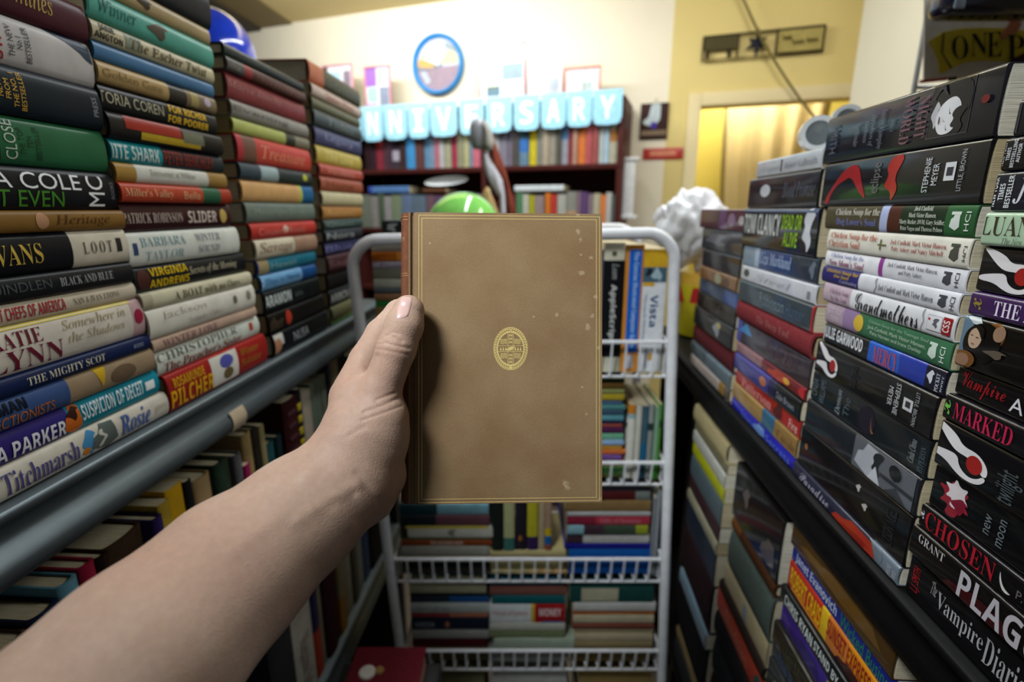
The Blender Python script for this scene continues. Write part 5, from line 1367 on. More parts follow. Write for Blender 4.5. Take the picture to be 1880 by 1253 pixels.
# balloons
p = on_y(392, 106, 1.65)
r_ = 66 / F * 1.65
bl_ = blob('balloon', p, (r_, r_, r_ * 1.12), '1440d8', 'gloss', knot=True)
tag(bl_, 'bright blue balloon floating behind the tall book stacks', 'balloon')
MB().lathe([(.003, 0), (.012, -.018), (.001, -.018)], mat('1440d8', 'gloss'), M=Matrix.Translation((0, 0, -r_ * 1.14)), seg=14).build('knot', bl_)
MB().tube([(0, 0, -r_ * 1.17), (.01, .01, -.4), (-.01, .0, -.8), (0, 0, -(p[2] - .002))], .0012, mat('d8d8d8', 'matte'), seg=6).build('string', bl_)
p = on_y(851, 424, 1.47)
r_ = 66 / F * 1.47
g_ = blob('balloon', p, (r_ * 1.02, r_, r_ * 1.02), '86d868', 'gloss', knot=True)
tag(g_, 'lime green balloon peeking above the held brown book', 'balloon')
MB().lathe([(.003, 0), (.012, -.018), (.001, -.018)], mat('86d868', 'gloss'), M=Matrix.Translation((0, 0, -r_ * 1.06)), seg=14).build('knot', g_)
MB().tube([(0, 0, -r_ * 1.08), (.01, .01, -.4), (-.01, .0, -.8), (0, 0, -(p[2] - .002))], .0012, mat('d8d8d8', 'matte'), seg=6).build('string', g_)

# furled flag on a stand
YF = 1.85
fl = empty('furled_flag', Matrix.Translation((0, YF, 0)))
tag(fl, 'furled white, red and navy flag on a pole before the bookcase', 'flag')


def fpt(x, y, dy=0.0):
    p = on_y(x, y, YF + dy)
    return (p[0], dy, p[2])


b = MB()
base = fpt(905, 300)
b.tube([(fpt(884, 232)[0], .0, fpt(884, 232)[2]), (fpt(925, 385)[0], 0, fpt(925, 385)[2]), (.06, 0, .03)], .008, mat('8a6a4c', 'matte'), seg=10)
b.build('pole', fl)
MB().lathe([(.001, 0), (.12, 0), (.12, .015), (.03, .03), (.012, .05), (.001, .05)], mat('2c2a2a', 'metal'), M=Matrix.Translation((.06, 0, .0)), seg=32).build('base', fl)
kn = MB()
prof = [(.001, .035), (.012, .033), (.024, .026), (.030, .010), (.031, -.02), (.026, -.05), (.018, -.06), (.001, -.062)]
c_ = fpt(880, 240)
kn.lathe(prof, mat('9c9ca4', 'plastic'), M=Matrix.Translation((c_[0], -.02, c_[2])), seg=28).build('finial', fl)


def strip(edge, h, dy0, amp, nm):
    """folded cloth band between two outlines (px)"""
    n = len(edge)
    vs, fs = [], []
    K = 8
    for i, (xa, xb, y) in enumerate(edge):
        for k in range(K + 1):
            q = k / K
            x = xa + (xb - xa) * q
            vs.append(fpt(x, y, dy0 + amp * math.sin(q * math.pi) * -1 + .006 * math.sin(i * 1.3 + k)))
    for i in range(n - 1):
        for k in range(K):
            fs.append((i * (K + 1) + k, i * (K + 1) + k + 1, (i + 1) * (K + 1) + k + 1, (i + 1) * (K + 1) + k))
    b = MB()
    b.add(vs, fs, mat(h, 'cloth'))
    o = b.build(nm, fl, angle=80)
    m = o.modifiers.new('thickness', 'SOLIDIFY')
    m.thickness = .003
    return o


strip([(884, 894, 225), (886, 902, 240), (888, 908, 262), (890, 904, 275)], 'b4b0a8', -.045, .012, 'grey_fold')
strip([(890, 900, 262), (888, 896, 285), (888, 903, 300), (892, 914, 318), (898, 922, 332), (908, 926, 350), (917, 927, 362), (918, 928, 395), (914, 926, 430)], 'd6d4de', -.035, .012, 'white_fold')
strip([(902, 906, 250), (897, 914, 275), (900, 924, 300), (912, 930, 318), (922, 933, 332), (926, 938, 350), (927, 945, 375), (926, 954, 420)], '8a4434', -.025, .014, 'red_fold')
strip([(888, 892, 315), (892, 900, 325), (897, 918, 350), (903, 918, 357), (914, 919, 366)], '1c1c54', -.028, .004, 'navy_fold')
strip([(902, 905, 352), (903, 914, 360), (906, 917, 372), (910, 918, 390), (910, 918, 425)], 'a03428', -.020, .006, 'scarlet_fold')
strip([(893, 897, 344), (886, 902, 358), (880, 908, 372), (872, 914, 390), (868, 916, 425)], 'cfb07c', -.05, .012, 'cream_fold')

# white carrier bag and yellow bag at the end of the black shelf
wb_ = blob('plastic_bag', ai(1.43, .375, -.048) + np.array([0, 0, .0]), (.095, .07, .092), 'e8e8f0', 'plastic', amp=.28, fr=1.8, seedv=3, sub=5)
tag(wb_, 'crumpled white plastic bag behind the white rack post', 'bag')
blob('bag_handle', (-.03, -.05, .01), (.05, .035, .075), 'eceef4', 'plastic', amp=.35, fr=2.2, seedv=9, sub=4, par=wb_)
blob('bag_bulge', (.055, -.01, -.045), (.055, .05, .07), 'dcdce8', 'plastic', amp=.3, fr=2.0, seedv=5, sub=4, par=wb_)
yb = MB()
seg = 28
vs, fs = [], []
cy = ai(1.40, .415, 0)
for r, (dz, sx, sy) in enumerate([(-.3295, .045, .04), (-.325, .056, .05), (-.26, .058, .052), (-.19, .062, .052), (-.160, .064, .05)]):
    for k in range(seg):
        a = 2 * math.pi * k / seg
        q = 1 + .05 * math.sin(3 * a + r)
        vs.append((cy[0] + sx * q * math.cos(a), cy[1] + sy * q * math.sin(a), CZ + dz))
for r, h in enumerate(['b8ac14', 'c4b818', 'c8bc1c', 'd4a838']):
    yb.add(vs, [(r * seg + k, r * seg + (k + 1) % seg, (r + 1) * seg + (k + 1) % seg, (r + 1) * seg + k) for k in range(seg)], mat(h, 'plastic'))
yb.add(vs, [list(range(seg))[::-1], list(range(4 * seg, 5 * seg))], mat('d4a838', 'plastic'))
yo = yb.build('snack_pouch')
tag(yo, 'yellow pouch with a red band under the white plastic bag', 'pouch')
rb = MB()
for r, (dz0, dz1) in enumerate([(-.235, -.195)]):
    v2 = [(cy[0] + 1.04 * .0615 * (1 + .05 * math.sin(3 * a)) * math.cos(a), cy[1] + 1.04 * .054 * (1 + .05 * math.sin(3 * a)) * math.sin(a), CZ + z) for z in (dz0, dz1) for a in [2 * math.pi * k / seg for k in range(seg)]]
    rb.add(v2, [(k, (k + 1) % seg, seg + (k + 1) % seg, seg + k) for k in range(seg)], mat('b81c20', 'plastic'))
rb.build('red_band', yo)

# two rolls of white tape standing on the third stack
for (x, y, D, rr, lab) in ((1500, 246, .76, .024, 'white tape roll standing on edge on the pale grey book'), (1552, 222, .80, .022, 'second white tape roll, half hidden behind the thick black book')):
    ptn = C + D * ray(x, y)
    M = Matrix.Translation(Vector(ptn)) @ Matrix.Rotation(math.radians(-18), 4, 'Z') @ Matrix.Rotation(math.radians(90), 4, 'X')
    ro = empty('tape_roll', M)
    tag(ro, lab, 'tape')
    MB().lathe([(rr * .72, -.012), (rr, -.012), (rr * 1.01, 0), (rr, .012), (rr * .72, .012), (rr * .70, 0)], mat('dfe3e6', 'gloss', .2), seg=40, ring=True).build('tape', ro)
    MB().lathe([(.0008, -.004), (rr * .70, -.006), (rr * .70, .006), (.0008, .004)], mat('a8b0b4', 'metal', .2), seg=40).build('core', ro)

# poster, post and navy pouch at the right
YP = 1.12
ps = empty('wall_poster', Matrix.Translation((0, YP, 0)))
tag(ps, 'pale poster with a yellow ribbon and dark capitals above the black paperbacks', 'poster')


def pp(x, y, dy=0.0):
    p = on_y(x, y, YP)
    return (p[0], dy, p[2])


def flat(nm, pts, h, dy, th=.0015, par=ps, kind='matte'):
    vs = [pp(x, y, dy) for x, y in pts]
    n = len(vs)
    vs2 = [(x, yy - th, z) for x, yy, z in vs]
    b = MB()
    b.add(vs + vs2, [list(range(n)), list(range(n, 2 * n))[::-1]] + [(i, (i + 1) % n, n + (i + 1) % n, n + i) for i in range(n)], mat(h, kind))
    return b.build(nm, par, smooth=False)


flat('backing', [(1697, -80), (2000, -120), (2000, 128), (1694, 150)], 'b4aca0', 0, .003)
rib_top = [(1702, 77), (1728, 60), (1760, 54), (1800, 52), (1840, 53), (1880, 58), (1930, 68), (1960, 74)]
rib_bot = [(1960, 142), (1930, 126), (1880, 118), (1840, 114), (1800, 113), (1770, 116), (1745, 126), (1732, 134), (1722, 136), (1718, 110)]
flat('ribbon', rib_top + rib_bot, 'a89428', -.003, .0015, kind='paper_cover')
flat('ribbon_fold', [(1727, 62), (1730, 62), (1728, 100), (1745, 126), (1741, 128), (1724, 98)], '4c4418', -.0046, .0006)
flat('red_border', [(1686, 148), (1736, 143), (1736, 149), (1686, 154)], '983424', -.003, .001)
flat('red_border', [(1768, 141), (2000, 124), (2000, 131), (1768, 148)], '983424', -.003, .001)
flat('dark_mark', [(1738, 143), (1754, 141), (1754, 148), (1738, 150)], '34301c', -.003, .001)
flat('peach_figure', [(1852, 38), (1872, 44), (1862, 62), (1848, 66), (1836, 76), (1832, 70), (1842, 54)], '9c5c40', -.0046, .001)
flat('maroon_figure', [(1832, 130), (1850, 112), (1872, 100), (1900, 90), (1900, 134), (1840, 136)], '2c141c', -.0046, .001)


def poster_text(ch, x0, x1, yt, yb, sl):
    def fn(v, f):
        b = MB()
        vs = []
        for a, c in v:
            vs.append(pp(x0 + (x1 - x0) * a, yb + (yt - yb) * c + sl * (a - .5), -.0062))
        b.add(vs, f, mat('17140f', 'matte'))
        b.build('title_lettering', ps, smooth=False)
    PENDING.append((ch, 's', fn))


for ch, x0, x1, yt, yb, sl in (('O', 1743, 1773, 68, 110, 3), ('N', 1778, 1808, 63, 105, -3), ('E', 1807, 1834, 61, 106, -2), ('P', 1844, 1876, 67, 111, 2), ('I', 1880, 1892, 66, 108, 2), ('E', 1896, 1918, 69, 112, 3), ('C', 1922, 1942, 73, 116, 3), ('E', 1944, 1962, 78, 120, 3)):
    poster_text(ch, x0, x1, yt, yb, sl)
dr = empty('display_stand', Matrix.Translation((0, YP + .02, 0)))
tag(dr, 'thin pale metal display stand that holds the poster', 'stand')
pa, pb_ = on_y(1692, 0, YP + .02), on_y(1684, 180, YP + .02)
xx = (pa[0] + pb_[0]) / 2
MB().tube([(xx + .004, 0, HC - .12), (xx, 0, .0)], .005, mat('b8bcc0', 'metal', .4), seg=12).build('post', dr)
MB().tube([(xx + .42, 0, HC - .12), (xx + .42, 0, .0)], .005, mat('b8bcc0', 'metal', .4), seg=12).build('post', dr)
for zz in (HC - .12, pp(1700, 156)[2], .5, .05):
    MB().tube([(xx, 0, zz), (xx + .42, 0, zz)], .004, mat('b8bcc0', 'metal', .4), seg=10).build('crossbar', dr)
bx = MB()
a_, c_ = on_y(1733, -60, YP - .05), on_y(1990, 34, YP - .05)
bx.box((a_[0], YP - .085, c_[2]), (c_[0], YP - .015, a_[2]), mat('10142e', 'gloss', .15), bev=.02)
np_ = bx.build('navy_pouch')
tag(np_, 'glossy navy pouch hanging above the yellow ribbon poster', 'pouch')
MB().box((a_[0] + .004, YP - .0885, c_[2] + .004), (a_[0] + .022, YP - .084, a_[2] - .01), mat('8c9cb4', 'gloss', .2), bev=.002).build('painted_highlight', np_)  # pale block standing in for a highlight on the glossy pouch
MB().box((a_[0] + .055, YP - .0870, c_[2] + .02), (a_[0] + .10, YP - .0845, a_[2] - .01), mat('14307c', 'gloss', .2), bev=.001).build('blue_panel', np_)

# red book on a low stool between the shelves
p0, p1 = on_y(652, 1190, .86), on_y(783, 1192, .86)
zt = p0[2]
sx = MB()
stl = empty('step_stool', Matrix.Translation(((p0[0] + p1[0]) / 2 + .0, .74, 0)))
tag(stl, 'low black stool under the dark red book in the aisle', 'stool')
zs = zt - .045
MB().box((-.10, -.13, zs - .03), (.10, .13, zs), mat('1a1818', 'plastic', .5), bev=.006).build('seat', stl)
for sxx in (-.085, .085):
    for syy in (-.11, .11):
        MB().tube([(sxx, syy, zs - .028), (sxx * 1.08, syy * 1.08, 0)], .012, mat('1a1818', 'plastic', .5), seg=10).build('leg', stl)
r = make_book('hardcover_book', .22, p1[0] - p0[0], .044, 'c', '5c1620')
r.matrix_world = mat4((0, -1, 0), (1, 0, 0), (0, 0, 1), (p0[0], .862, zs + .0005))
tag(r, 'dark red book with a white ornament lying on the low stool', 'book')
c_ = on_y(690, 1244, .80)
em = MB()
em.lathe([(.0005, 0), (.016, 0), (.015, .0035), (.011, .0055), (.0005, .006)], mat('b8b0a8', 'matte'), M=Matrix.Translation((.06, .040, .0438)), seg=24)
em.build('white_ornament', r)
em = MB()
em.lathe([(.0005, 0), (.009, 0), (.008, .003), (.0005, .004)], mat('8c6c3c', 'matte'), M=Matrix.Translation((.055, .062, .0438)), seg=20)
em.build('gold_ornament', r)

# ================================================================== THE HELD BOOK
D0 = 0.370
yaw = math.radians(2.2)
hx = math.cos(yaw) * RX + math.sin(yaw) * FW           # along the cover to the right (right side a little farther)
hz = np.cross(hx, UP)                                   # out of the cover, to the viewer
hc = C + cam_pt(935.5, 658, D0)[0] * RX + cam_pt(935.5, 658, D0)[1] * UP + D0 * FW
hb = empty('hardcover_book', mat4(hx, UP, hz, hc))
tag(hb, 'old brown cloth hardcover with a gilt oval emblem held up by a hand', 'book')
HW, HH, HT = 0.0664, 0.1034, 0.030
cl = bpy.data.materials.new('brown_book_cloth')
cl.use_nodes = True
nt = cl.node_tree
bs = nt.nodes['Principled BSDF']
bs.inputs['Roughness'].default_value = .72
bs.inputs['IOR'].default_value = 1.3
bs.inputs['Sheen Weight'].default_value = .15
tc = nt.nodes.new('ShaderNodeTexCoord')


def node(t, **k):
    n_ = nt.nodes.new(t)
    for a, v in k.items():
        setattr(n_, a, v)
    return n_


n1 = node('ShaderNodeTexNoise')
n1.inputs['Scale'].default_value = 22
n1.inputs['Detail'].default_value = 5
nt.links.new(tc.outputs['Object'], n1.inputs['Vector'])
cr = node('ShaderNodeValToRGB')
cr.color_ramp.elements[0].position = .35
cr.color_ramp.elements[0].color = (*hexc('7a5f40'), 1)
cr.color_ramp.elements[1].position = .65
cr.color_ramp.elements[1].color = (*hexc('866e4f'), 1)
e = cr.color_ramp.elements.new(.5)
e.color = (*hexc('806748'), 1)
nt.links.new(n1.outputs['Fac'], cr.inputs[0])
# weave: two crossed fine waves
wv = []
for d_ in ('X', 'Y'):
    w_ = node('ShaderNodeTexWave', bands_direction=d_)
    w_.inputs['Scale'].default_value = 420
    w_.inputs['Distortion'].default_value = 1.2
    w_.inputs['Detail'].default_value = 2
    w_.inputs['Detail Scale'].default_value = 3
    nt.links.new(tc.outputs['Object'], w_.inputs['Vector'])
    wv.append(w_)
ad = node('ShaderNodeMath', operation='MULTIPLY')
nt.links.new(wv[0].outputs['Fac'], ad.inputs[0])
nt.links.new(wv[1].outputs['Fac'], ad.inputs[1])
n2 = node('ShaderNodeTexNoise')
n2.inputs['Scale'].default_value = 900
nt.links.new(tc.outputs['Object'], n2.inputs['Vector'])
ad2 = node('ShaderNodeMath', operation='ADD')
nt.links.new(ad.outputs[0], ad2.inputs[0])
nt.links.new(n2.outputs['Fac'], ad2.inputs[1])
mr = node('ShaderNodeMapRange')
mr.inputs['From Min'].default_value = .3
mr.inputs['From Max'].default_value = 1.3
mr.inputs['To Min'].default_value = .72
mr.inputs['To Max'].default_value = 1.2
nt.links.new(ad2.outputs[0], mr.inputs['Value'])
mx = node('ShaderNodeMix', data_type='RGBA', blend_type='MULTIPLY')
mx.inputs['Factor'].default_value = 1
nt.links.new(cr.outputs[0], mx.inputs[6])
nt.links.new(mr.outputs[0], mx.inputs[7])
last = mx.outputs[2]
# scuffed spots where the cloth has rubbed pale
n3 = node('ShaderNodeTexNoise')
n3.inputs['Scale'].default_value = 420
n3.inputs['Detail'].default_value = 3
nt.links.new(tc.outputs['Object'], n3.inputs['Vector'])
for px, py, rr in ((1062, 425, 7), (1066, 440, 6), (1068, 500, 8), (1086, 474, 6), (1068, 468, 4), (1080, 600, 9), (1022, 578, 5), (1088, 580, 6), (1038, 889, 9), (1043, 897, 8), (1095, 545, 6), (1100, 640, 7), (1078, 762, 4), (1070, 712, 4), (980, 582, 3), (790, 448, 3), (1104, 918, 6), (1062, 392, 7)):
    loc = np.array([(px - 935.5) / F * D0, (658 - py) / F * D0, 0])
    vm = node('ShaderNodeVectorMath', operation='DISTANCE')
    vm.inputs[1].default_value = loc
    nt.links.new(tc.outputs['Object'], vm.inputs[0])
    m1 = node('ShaderNodeMapRange')
    m1.inputs['From Min'].default_value = 0
    m1.inputs['From Max'].default_value = rr / F * D0 * 1.6
    m1.inputs['To Min'].default_value = 1
    m1.inputs['To Max'].default_value = 0
    nt.links.new(vm.outputs['Value'], m1.inputs['Value'])
    m2 = node('ShaderNodeMath', operation='MULTIPLY')
    nt.links.new(m1.outputs[0], m2.inputs[0])
    nt.links.new(n3.outputs['Fac'], m2.inputs[1])
    m3 = node('ShaderNodeMapRange')
    m3.inputs['From Min'].default_value = .27
    m3.inputs['From Max'].default_value = .40
    m3.inputs['To Max'].default_value = .6
    nt.links.new(m2.outputs[0], m3.inputs['Value'])
    mm = node('ShaderNodeMix', data_type='RGBA')
    nt.links.new(m3.outputs[0], mm.inputs['Factor'])
    nt.links.new(last, mm.inputs[6])
    mm.inputs[7].default_value = (*hexc('a8967a'), 1)
    last = mm.outputs[2]
nt.links.new(last, bs.inputs['Base Color'])
bp = node('ShaderNodeBump')
bp.inputs['Strength'].default_value = .35
bp.inputs['Distance'].default_value = .0004
nt.links.new(ad2.outputs[0], bp.inputs['Height'])
nt.links.new(bp.outputs[0], bs.inputs['Normal'])
sp = mat('6e4430', 'cloth')
out = [(HW, 0), (-.0655, 0), (-.0672, -.0006), (-.0682, -.0022), (-.0692, -.0022), (-.0702, -.0004), (-.0716, -.0004)]
spn = []
for k in range(1, 14):
    a = math.pi * k / 14
    spn.append((-.0718 - .0068 * math.sin(a) ** .8, -.0004 - (HT - .0008) * (1 - math.cos(a)) / 2))
bk = [(x, -HT - z) for x, z in out[::-1]]
outer = out + spn + bk
th = .0026
innr = [(HW, -th), (-.066, -th), (-.0685, -.0042), (-.0712, -.0034)] + [(x * .985 + .0003, -.0034 - (HT - .0068) * (k + .5) / 13) for k, (x, z) in enumerate(spn)] + [(-.0712, -HT + .0034), (-.0685, -HT + .0042), (-.066, -HT + th), (HW, -HT + th)]
b = MB()
rb_, cs = 14, .0022
# the cover: rounded corners by stepping in the last rings
sec = outer + innr[::-1]
n = len(sec)
ylist = [-HH, -HH + .0006, HH - .0006, HH]
vs = []
for yy in ylist:
    inset = .0006 if abs(yy) == HH else 0
    for x, z in sec:
        vs.append((x - (inset if x > .06 else -inset), yy, z))
fc, fsn = [], []
ns = len(out)
for r in range(3):
    for k in range(n):
        f = (r * n + k, r * n + (k + 1) % n, (r + 1) * n + (k + 1) % n, (r + 1) * n + k)
        (fsn if ns - 1 <= k < ns + len(spn) else fc).append(f)
fc += [list(range(n)), list(range(3 * n, 4 * n))[::-1]]
b.add(vs, fc, cl)
b.add(vs, fsn, sp)
b.build('cover', hb, angle=35)
MB().box((-.0670, -HH + .003, -HT + .0028), (HW - .003, HH - .003, -.0028), mat('c8b48c', 'pages')).build('pages', hb, smooth=False)
gold = mat('dcc47c', 'gold', .42)
L2 = lambda x, y: ((x - 935.5) / F * D0, (658 - y) / F * D0)
b = MB()
for (xa, ya, xb, yb_) in ((769.5, 396.5, 1102.5, 922), (775, 402, 1096.5, 916)):
    (x0, y1), (x1, y0) = L2(xa, ya), L2(xb, yb_)
    w_ = .00034
    for lo, hi in (((x0, y0), (x1, y0 + w_)), ((x0, y1 - w_), (x1, y1)), ((x0, y0 + w_), (x0 + w_, y1 - w_)), ((x1 - w_, y0 + w_), (x1, y1 - w_))):
        b.box((*lo, .00002), (*hi, .00012), gold)
b.build('gilt_border', hb, smooth=False)
# gilt lines and lettering on the spine
for yy in (399, 405, 503, 507):
    b = MB()
    yl = (658 - yy) / F * D0
    pts_ = [(x - .0002, yl, z) for x, z in [(-.0718, -.0006)] + spn[:8]]
    b.tube(pts_, .00022, mat('c09468', 'gold'), seg=6)
    b.build('spine_line', hb)


def spine_text(t, x0, x1, yt, yb_):
    def fn(v, f):
        b = MB()
        vs = []
        for a, c in v:
            x = (x0 + (x1 - x0) * a - 935.5) / F * D0
            q = min(max((-.0718 - x) / .0068, 0), 1)
            z = -.0004 - (HT - .0008) * (1 - math.sqrt(max(0, 1 - q ** 2.5))) / 2 + .0003
            vs.append((x, (658 - (yb_ + (yt - yb_) * c)) / F * D0, z))
        b.add(vs, f, mat('c09468', 'gold'))
        b.build('spine_lettering', hb, smooth=False)
    PENDING.append((t, 's', fn))


spine_text('TH', 736, 744, 436, 443)
# oval emblem
b = MB()
ec = L2(937.5, 640.5)
ea, eb_ = 31.5 / F * D0, 39.5 / F * D0


def ell(q, k):
    a = 2 * math.pi * k
    return (ec[0] + ea * q * math.cos(a), ec[1] + eb_ * q * math.sin(a))


def ering(q0, q1, n=64):
    vs = []
    for k in range(n):
        vs += [(*ell(q0, k / n), .00012), (*ell(q1, k / n), .00012)]
    b.add(vs, [(2 * k, 2 * k + 1, (2 * k + 3) % (2 * n), (2 * k + 2) % (2 * n)) for k in range(n)], gold)


def epoly(pts):
    b.add([(ec[0] + x * ea, ec[1] + y * eb_, .00013) for x, y in pts], [list(range(len(pts)))], gold)


ering(.965, 1.0)
ering(.735, .765)
for k in range(44):                                   # garland of leaves round the rim
    a = 2 * math.pi * (k + .5) / 44
    for s_ in (-1, 1):
        if abs(math.sin(a / 2 + math.pi / 4)) < .99 or True:
            ca, sa = math.cos(a), math.sin(a)
            r0 = .855 + .055 * s_
            pts_ = []
            for j in range(8):
                t = 2 * math.pi * j / 8
                lx, ly = .075 * math.cos(t), .036 * math.sin(t)
                rot = a + math.pi / 2 + .5 * s_ * (1 if math.cos(a) > 0 else -1)
                pts_.append((r0 * ca + lx * math.cos(rot) - ly * math.sin(rot), r0 * sa + lx * math.sin(rot) + ly * math.cos(rot)))
            epoly(pts_)
for sx_ in (-1, 1):                                   # the cross
    epoly([(sx_ * .135, -.735), (sx_ * .165, -.735), (sx_ * .165, .735), (sx_ * .135, .735)])
    epoly([(-.73, sx_ * .125), (-.73, sx_ * .15), (.73, sx_ * .15), (.73, sx_ * .125)])
    for y0 in (.2, -.46):                             # wavy blocks in the quarters
        for j in range(5):
            q = .05 * j
            epoly([(sx_ * x, y0 + y) for x, y in ((.21, q), (.34, q + .035), (.47, q), (.60, q + .03), (.60, q + .055), (.47, q + .025), (.34, q + .06), (.21, q + .025))])
        epoly([(sx_ * .21, y0 + .0), (sx_ * .25, y0), (sx_ * .25, y0 + .26), (sx_ * .21, y0 + .26)])
    for j in range(3):                                # drops along the arms
        x0 = sx_ * (.28 + .15 * j)
        epoly([(x0 - .055, -.09), (x0 + .055, -.09), (x0 + .03, 0), (x0, .1), (x0 - .03, 0)])
        y0 = sx_ * (.3 + .16 * j)
        epoly([(-.10, y0 - .05), (-.03, y0 - .06), (-.055, y0 + .06), (-.09, y0 + .03)])
        epoly([(.10, y0 - .05), (.03, y0 - .06), (.055, y0 + .06), (.09, y0 + .03)])
        epoly([(-.03, y0), (0, y0 + .08), (.03, y0), (0, y0 - .04)])
epoly([(.24 * math.cos(t) + .06 * math.sin(t), .1 * math.sin(t) + .03 * math.cos(t)) for t in [2 * math.pi * k / 18 for k in range(18)]])
epoly([(-.07, -.86), (0, -.92), (.07, -.86), (0, -.80)])
b.build('gilt_emblem', hb, smooth=False)

# ================================================================== THE HAND AND FOREARM
PR = []


def cone(px1, py1, d1, r1, px2, py2, d2, r2, k=.006):
    """tapered capsule; radii in pixels at their depth"""
    PR.append((cam_pt(px1, py1, d1), r1 / F * d1, cam_pt(px2, py2, d2), r2 / F * d2, k))


# forearm, wrist
cone(40, 1440, .215, 216, 265, 1212, .255, 172, .006)
cone(265, 1212, .255, 172, 430, 1050, .298, 136, .006)
cone(430, 1050, .298, 136, 552, 947, .328, 107, .006)
cone(552, 947, .328, 107, 638, 876, .347, 91, .008)
# palm
cone(638, 876, .347, 89, 668, 800, .352, 76, .008)
cone(668, 800, .352, 75, 664, 738, .357, 52, .008)
cone(676, 898, .350, 58, 704, 874, .354, 41, .006)        # heel
cone(697, 815, .348, 48, 700, 768, .3475, 50, .006)        # ball of the thumb
cone(682, 790, .349, 52, 694, 718, .349, 38, .007)
cone(700, 715, .3485, 36, 728, 640, .3475, 35, .0045)      # thumb
cone(728, 640, .3475, 35, 742, 598, .3505, 34.5, .003)
cone(742, 598, .3505, 34.5, 750, 571, .3530, 29, .003)
# index finger going round behind the book
cone(646, 728, .366, 40, 672, 662, .378, 30, .006)
cone(672, 662, .378, 30, 700, 614, .392, 28, .0025)
cone(700, 614, .392, 28, 733, 576, .411, 25, .0025)
cone(733, 576, .411, 25, 778, 572, .4145, 21, .003)
cone(778, 572, .4145, 21, 830, 590, .4135, 20, .003)
cone(830, 590, .4135, 20, 862, 604, .4125, 17, .003)
# middle, ring and little finger behind the book
for pts_ in ([(636, 775, .365, 38), (690, 705, .388, 27), (735, 672, .4095, 24), (790, 660, .4140, 22), (850, 668, .4130, 20), (885, 676, .4120, 17)],
             [(636, 815, .368, 36), (690, 770, .392, 26), (735, 752, .4095, 23), (785, 745, .4135, 21), (842, 750, .4125, 19), (872, 754, .4115, 16)],
             [(650, 860, .366, 34), (700, 838, .392, 24), (738, 830, .4085, 21), (775, 826, .4125, 18), (815, 828, .4115, 16), (838, 830, .4110, 14)]):
    for i in range(len(pts_) - 1):
        cone(*pts_[i], *pts_[i + 1], .006 if i == 0 else .004)


def sdf(P):
    """smooth union of the tapered capsules; P (n,3) in camera space"""
    d = None
    for a, ra, c, rc_, k in PR:
        ba = c - a
        l2 = ba @ ba
        h = np.clip(((P - a) @ ba) / l2, 0, 1)
        q = P - a - h[:, None] * ba
        e = np.sqrt((q * q).sum(1)) - (ra + (rc_ - ra) * h)
        if d is None:
            d = e
        else:
            hh = np.clip(.5 + .5 * (d - e) / k, 0, 1)
            d = d * (1 - hh) + e * hh - k * hh * (1 - hh)
    return d


def surface(lo, hi, step):
    """surface nets over the box"""
    xs = [np.arange(lo[i], hi[i] + step, step) for i in range(3)]
    nx, ny, nz = map(len, xs)
    D = np.empty((nx, ny, nz), np.float32)
    Y, Zg = np.meshgrid(xs[1], xs[2], indexing='ij')
    for i, x in enumerate(xs[0]):
        D[i] = sdf(np.stack([np.full(Y.size, x), Y.ravel(), Zg.ravel()], 1)).reshape(ny, nz)
    D[0], D[-1], D[:, 0], D[:, -1], D[:, :, 0], D[:, :, -1] = 1, 1, 1, 1, 1, 1
    S_ = D < 0
    c = np.zeros((nx - 1, ny - 1, nz - 1), np.int8)
    for i in (0, 1):
        for j in (0, 1):
            for k in (0, 1):
                c += S_[i:nx - 1 + i, j:ny - 1 + j, k:nz - 1 + k]
    act = (c > 0) & (c < 8)
    idx = -np.ones(act.shape, int)
    cells = np.argwhere(act)
    idx[act] = np.arange(len(cells))
    V = np.zeros((len(cells), 3))
    cnt = np.zeros(len(cells))
    cor = [(i, j, k) for i in (0, 1) for j in (0, 1) for k in (0, 1)]
    for a in cor:
        for ax in range(3):
            if a[ax] == 0:
                bq = list(a)
                bq[ax] = 1
                da = D[cells[:, 0] + a[0], cells[:, 1] + a[1], cells[:, 2] + a[2]]
                db = D[cells[:, 0] + bq[0], cells[:, 1] + bq[1], cells[:, 2] + bq[2]]
                cross = (da < 0) != (db < 0)
                t = np.where(cross, da / np.where(cross, da - db, 1), 0)
                p = cells + np.array(a, float)
                p[:, ax] += t
                V[cross] += p[cross]
                cnt[cross] += 1
    V /= cnt[:, None]
    V = np.array([x[0] for x in xs]) + V * step
    Fs = []
    for ax in range(3):
        o1, o2 = [q for q in range(3) if q != ax]
        sl0 = [slice(None)] * 3
        sl1 = [slice(None)] * 3
        sl0[ax] = slice(0, -1)
        sl1[ax] = slice(1, None)
        ch = S_[tuple(sl0)] != S_[tuple(sl1)]
        for p in np.argwhere(ch):
            if p[o1] < 1 or p[o2] < 1 or p[o1] >= act.shape[o1] or p[o2] >= act.shape[o2] or p[ax] >= act.shape[ax]:
                continue
            q = []
            for u_, v_ in ((0, 0), (1, 0), (1, 1), (0, 1)):
                w_ = p.copy()
                w_[o1] -= u_
                w_[o2] -= v_
                q.append(int(idx[tuple(w_)]))
            if min(q) >= 0:
                Fs.append(q)
    return V, Fs


def grad(P, e=.0004):
    g = np.stack([sdf(P + np.eye(3)[i] * e) - sdf(P - np.eye(3)[i] * e) for i in range(3)], 1)
    return g / (np.linalg.norm(g, axis=1)[:, None] + 1e-12)


V, Fs = surface(np.array([-.245, -.215, .13]), np.array([-.012, .045, .435]), .0021)
bm = bmesh.new()
bv = [bm.verts.new(p) for p in V]
for f in Fs:
    bm.faces.new([bv[k] for k in f])


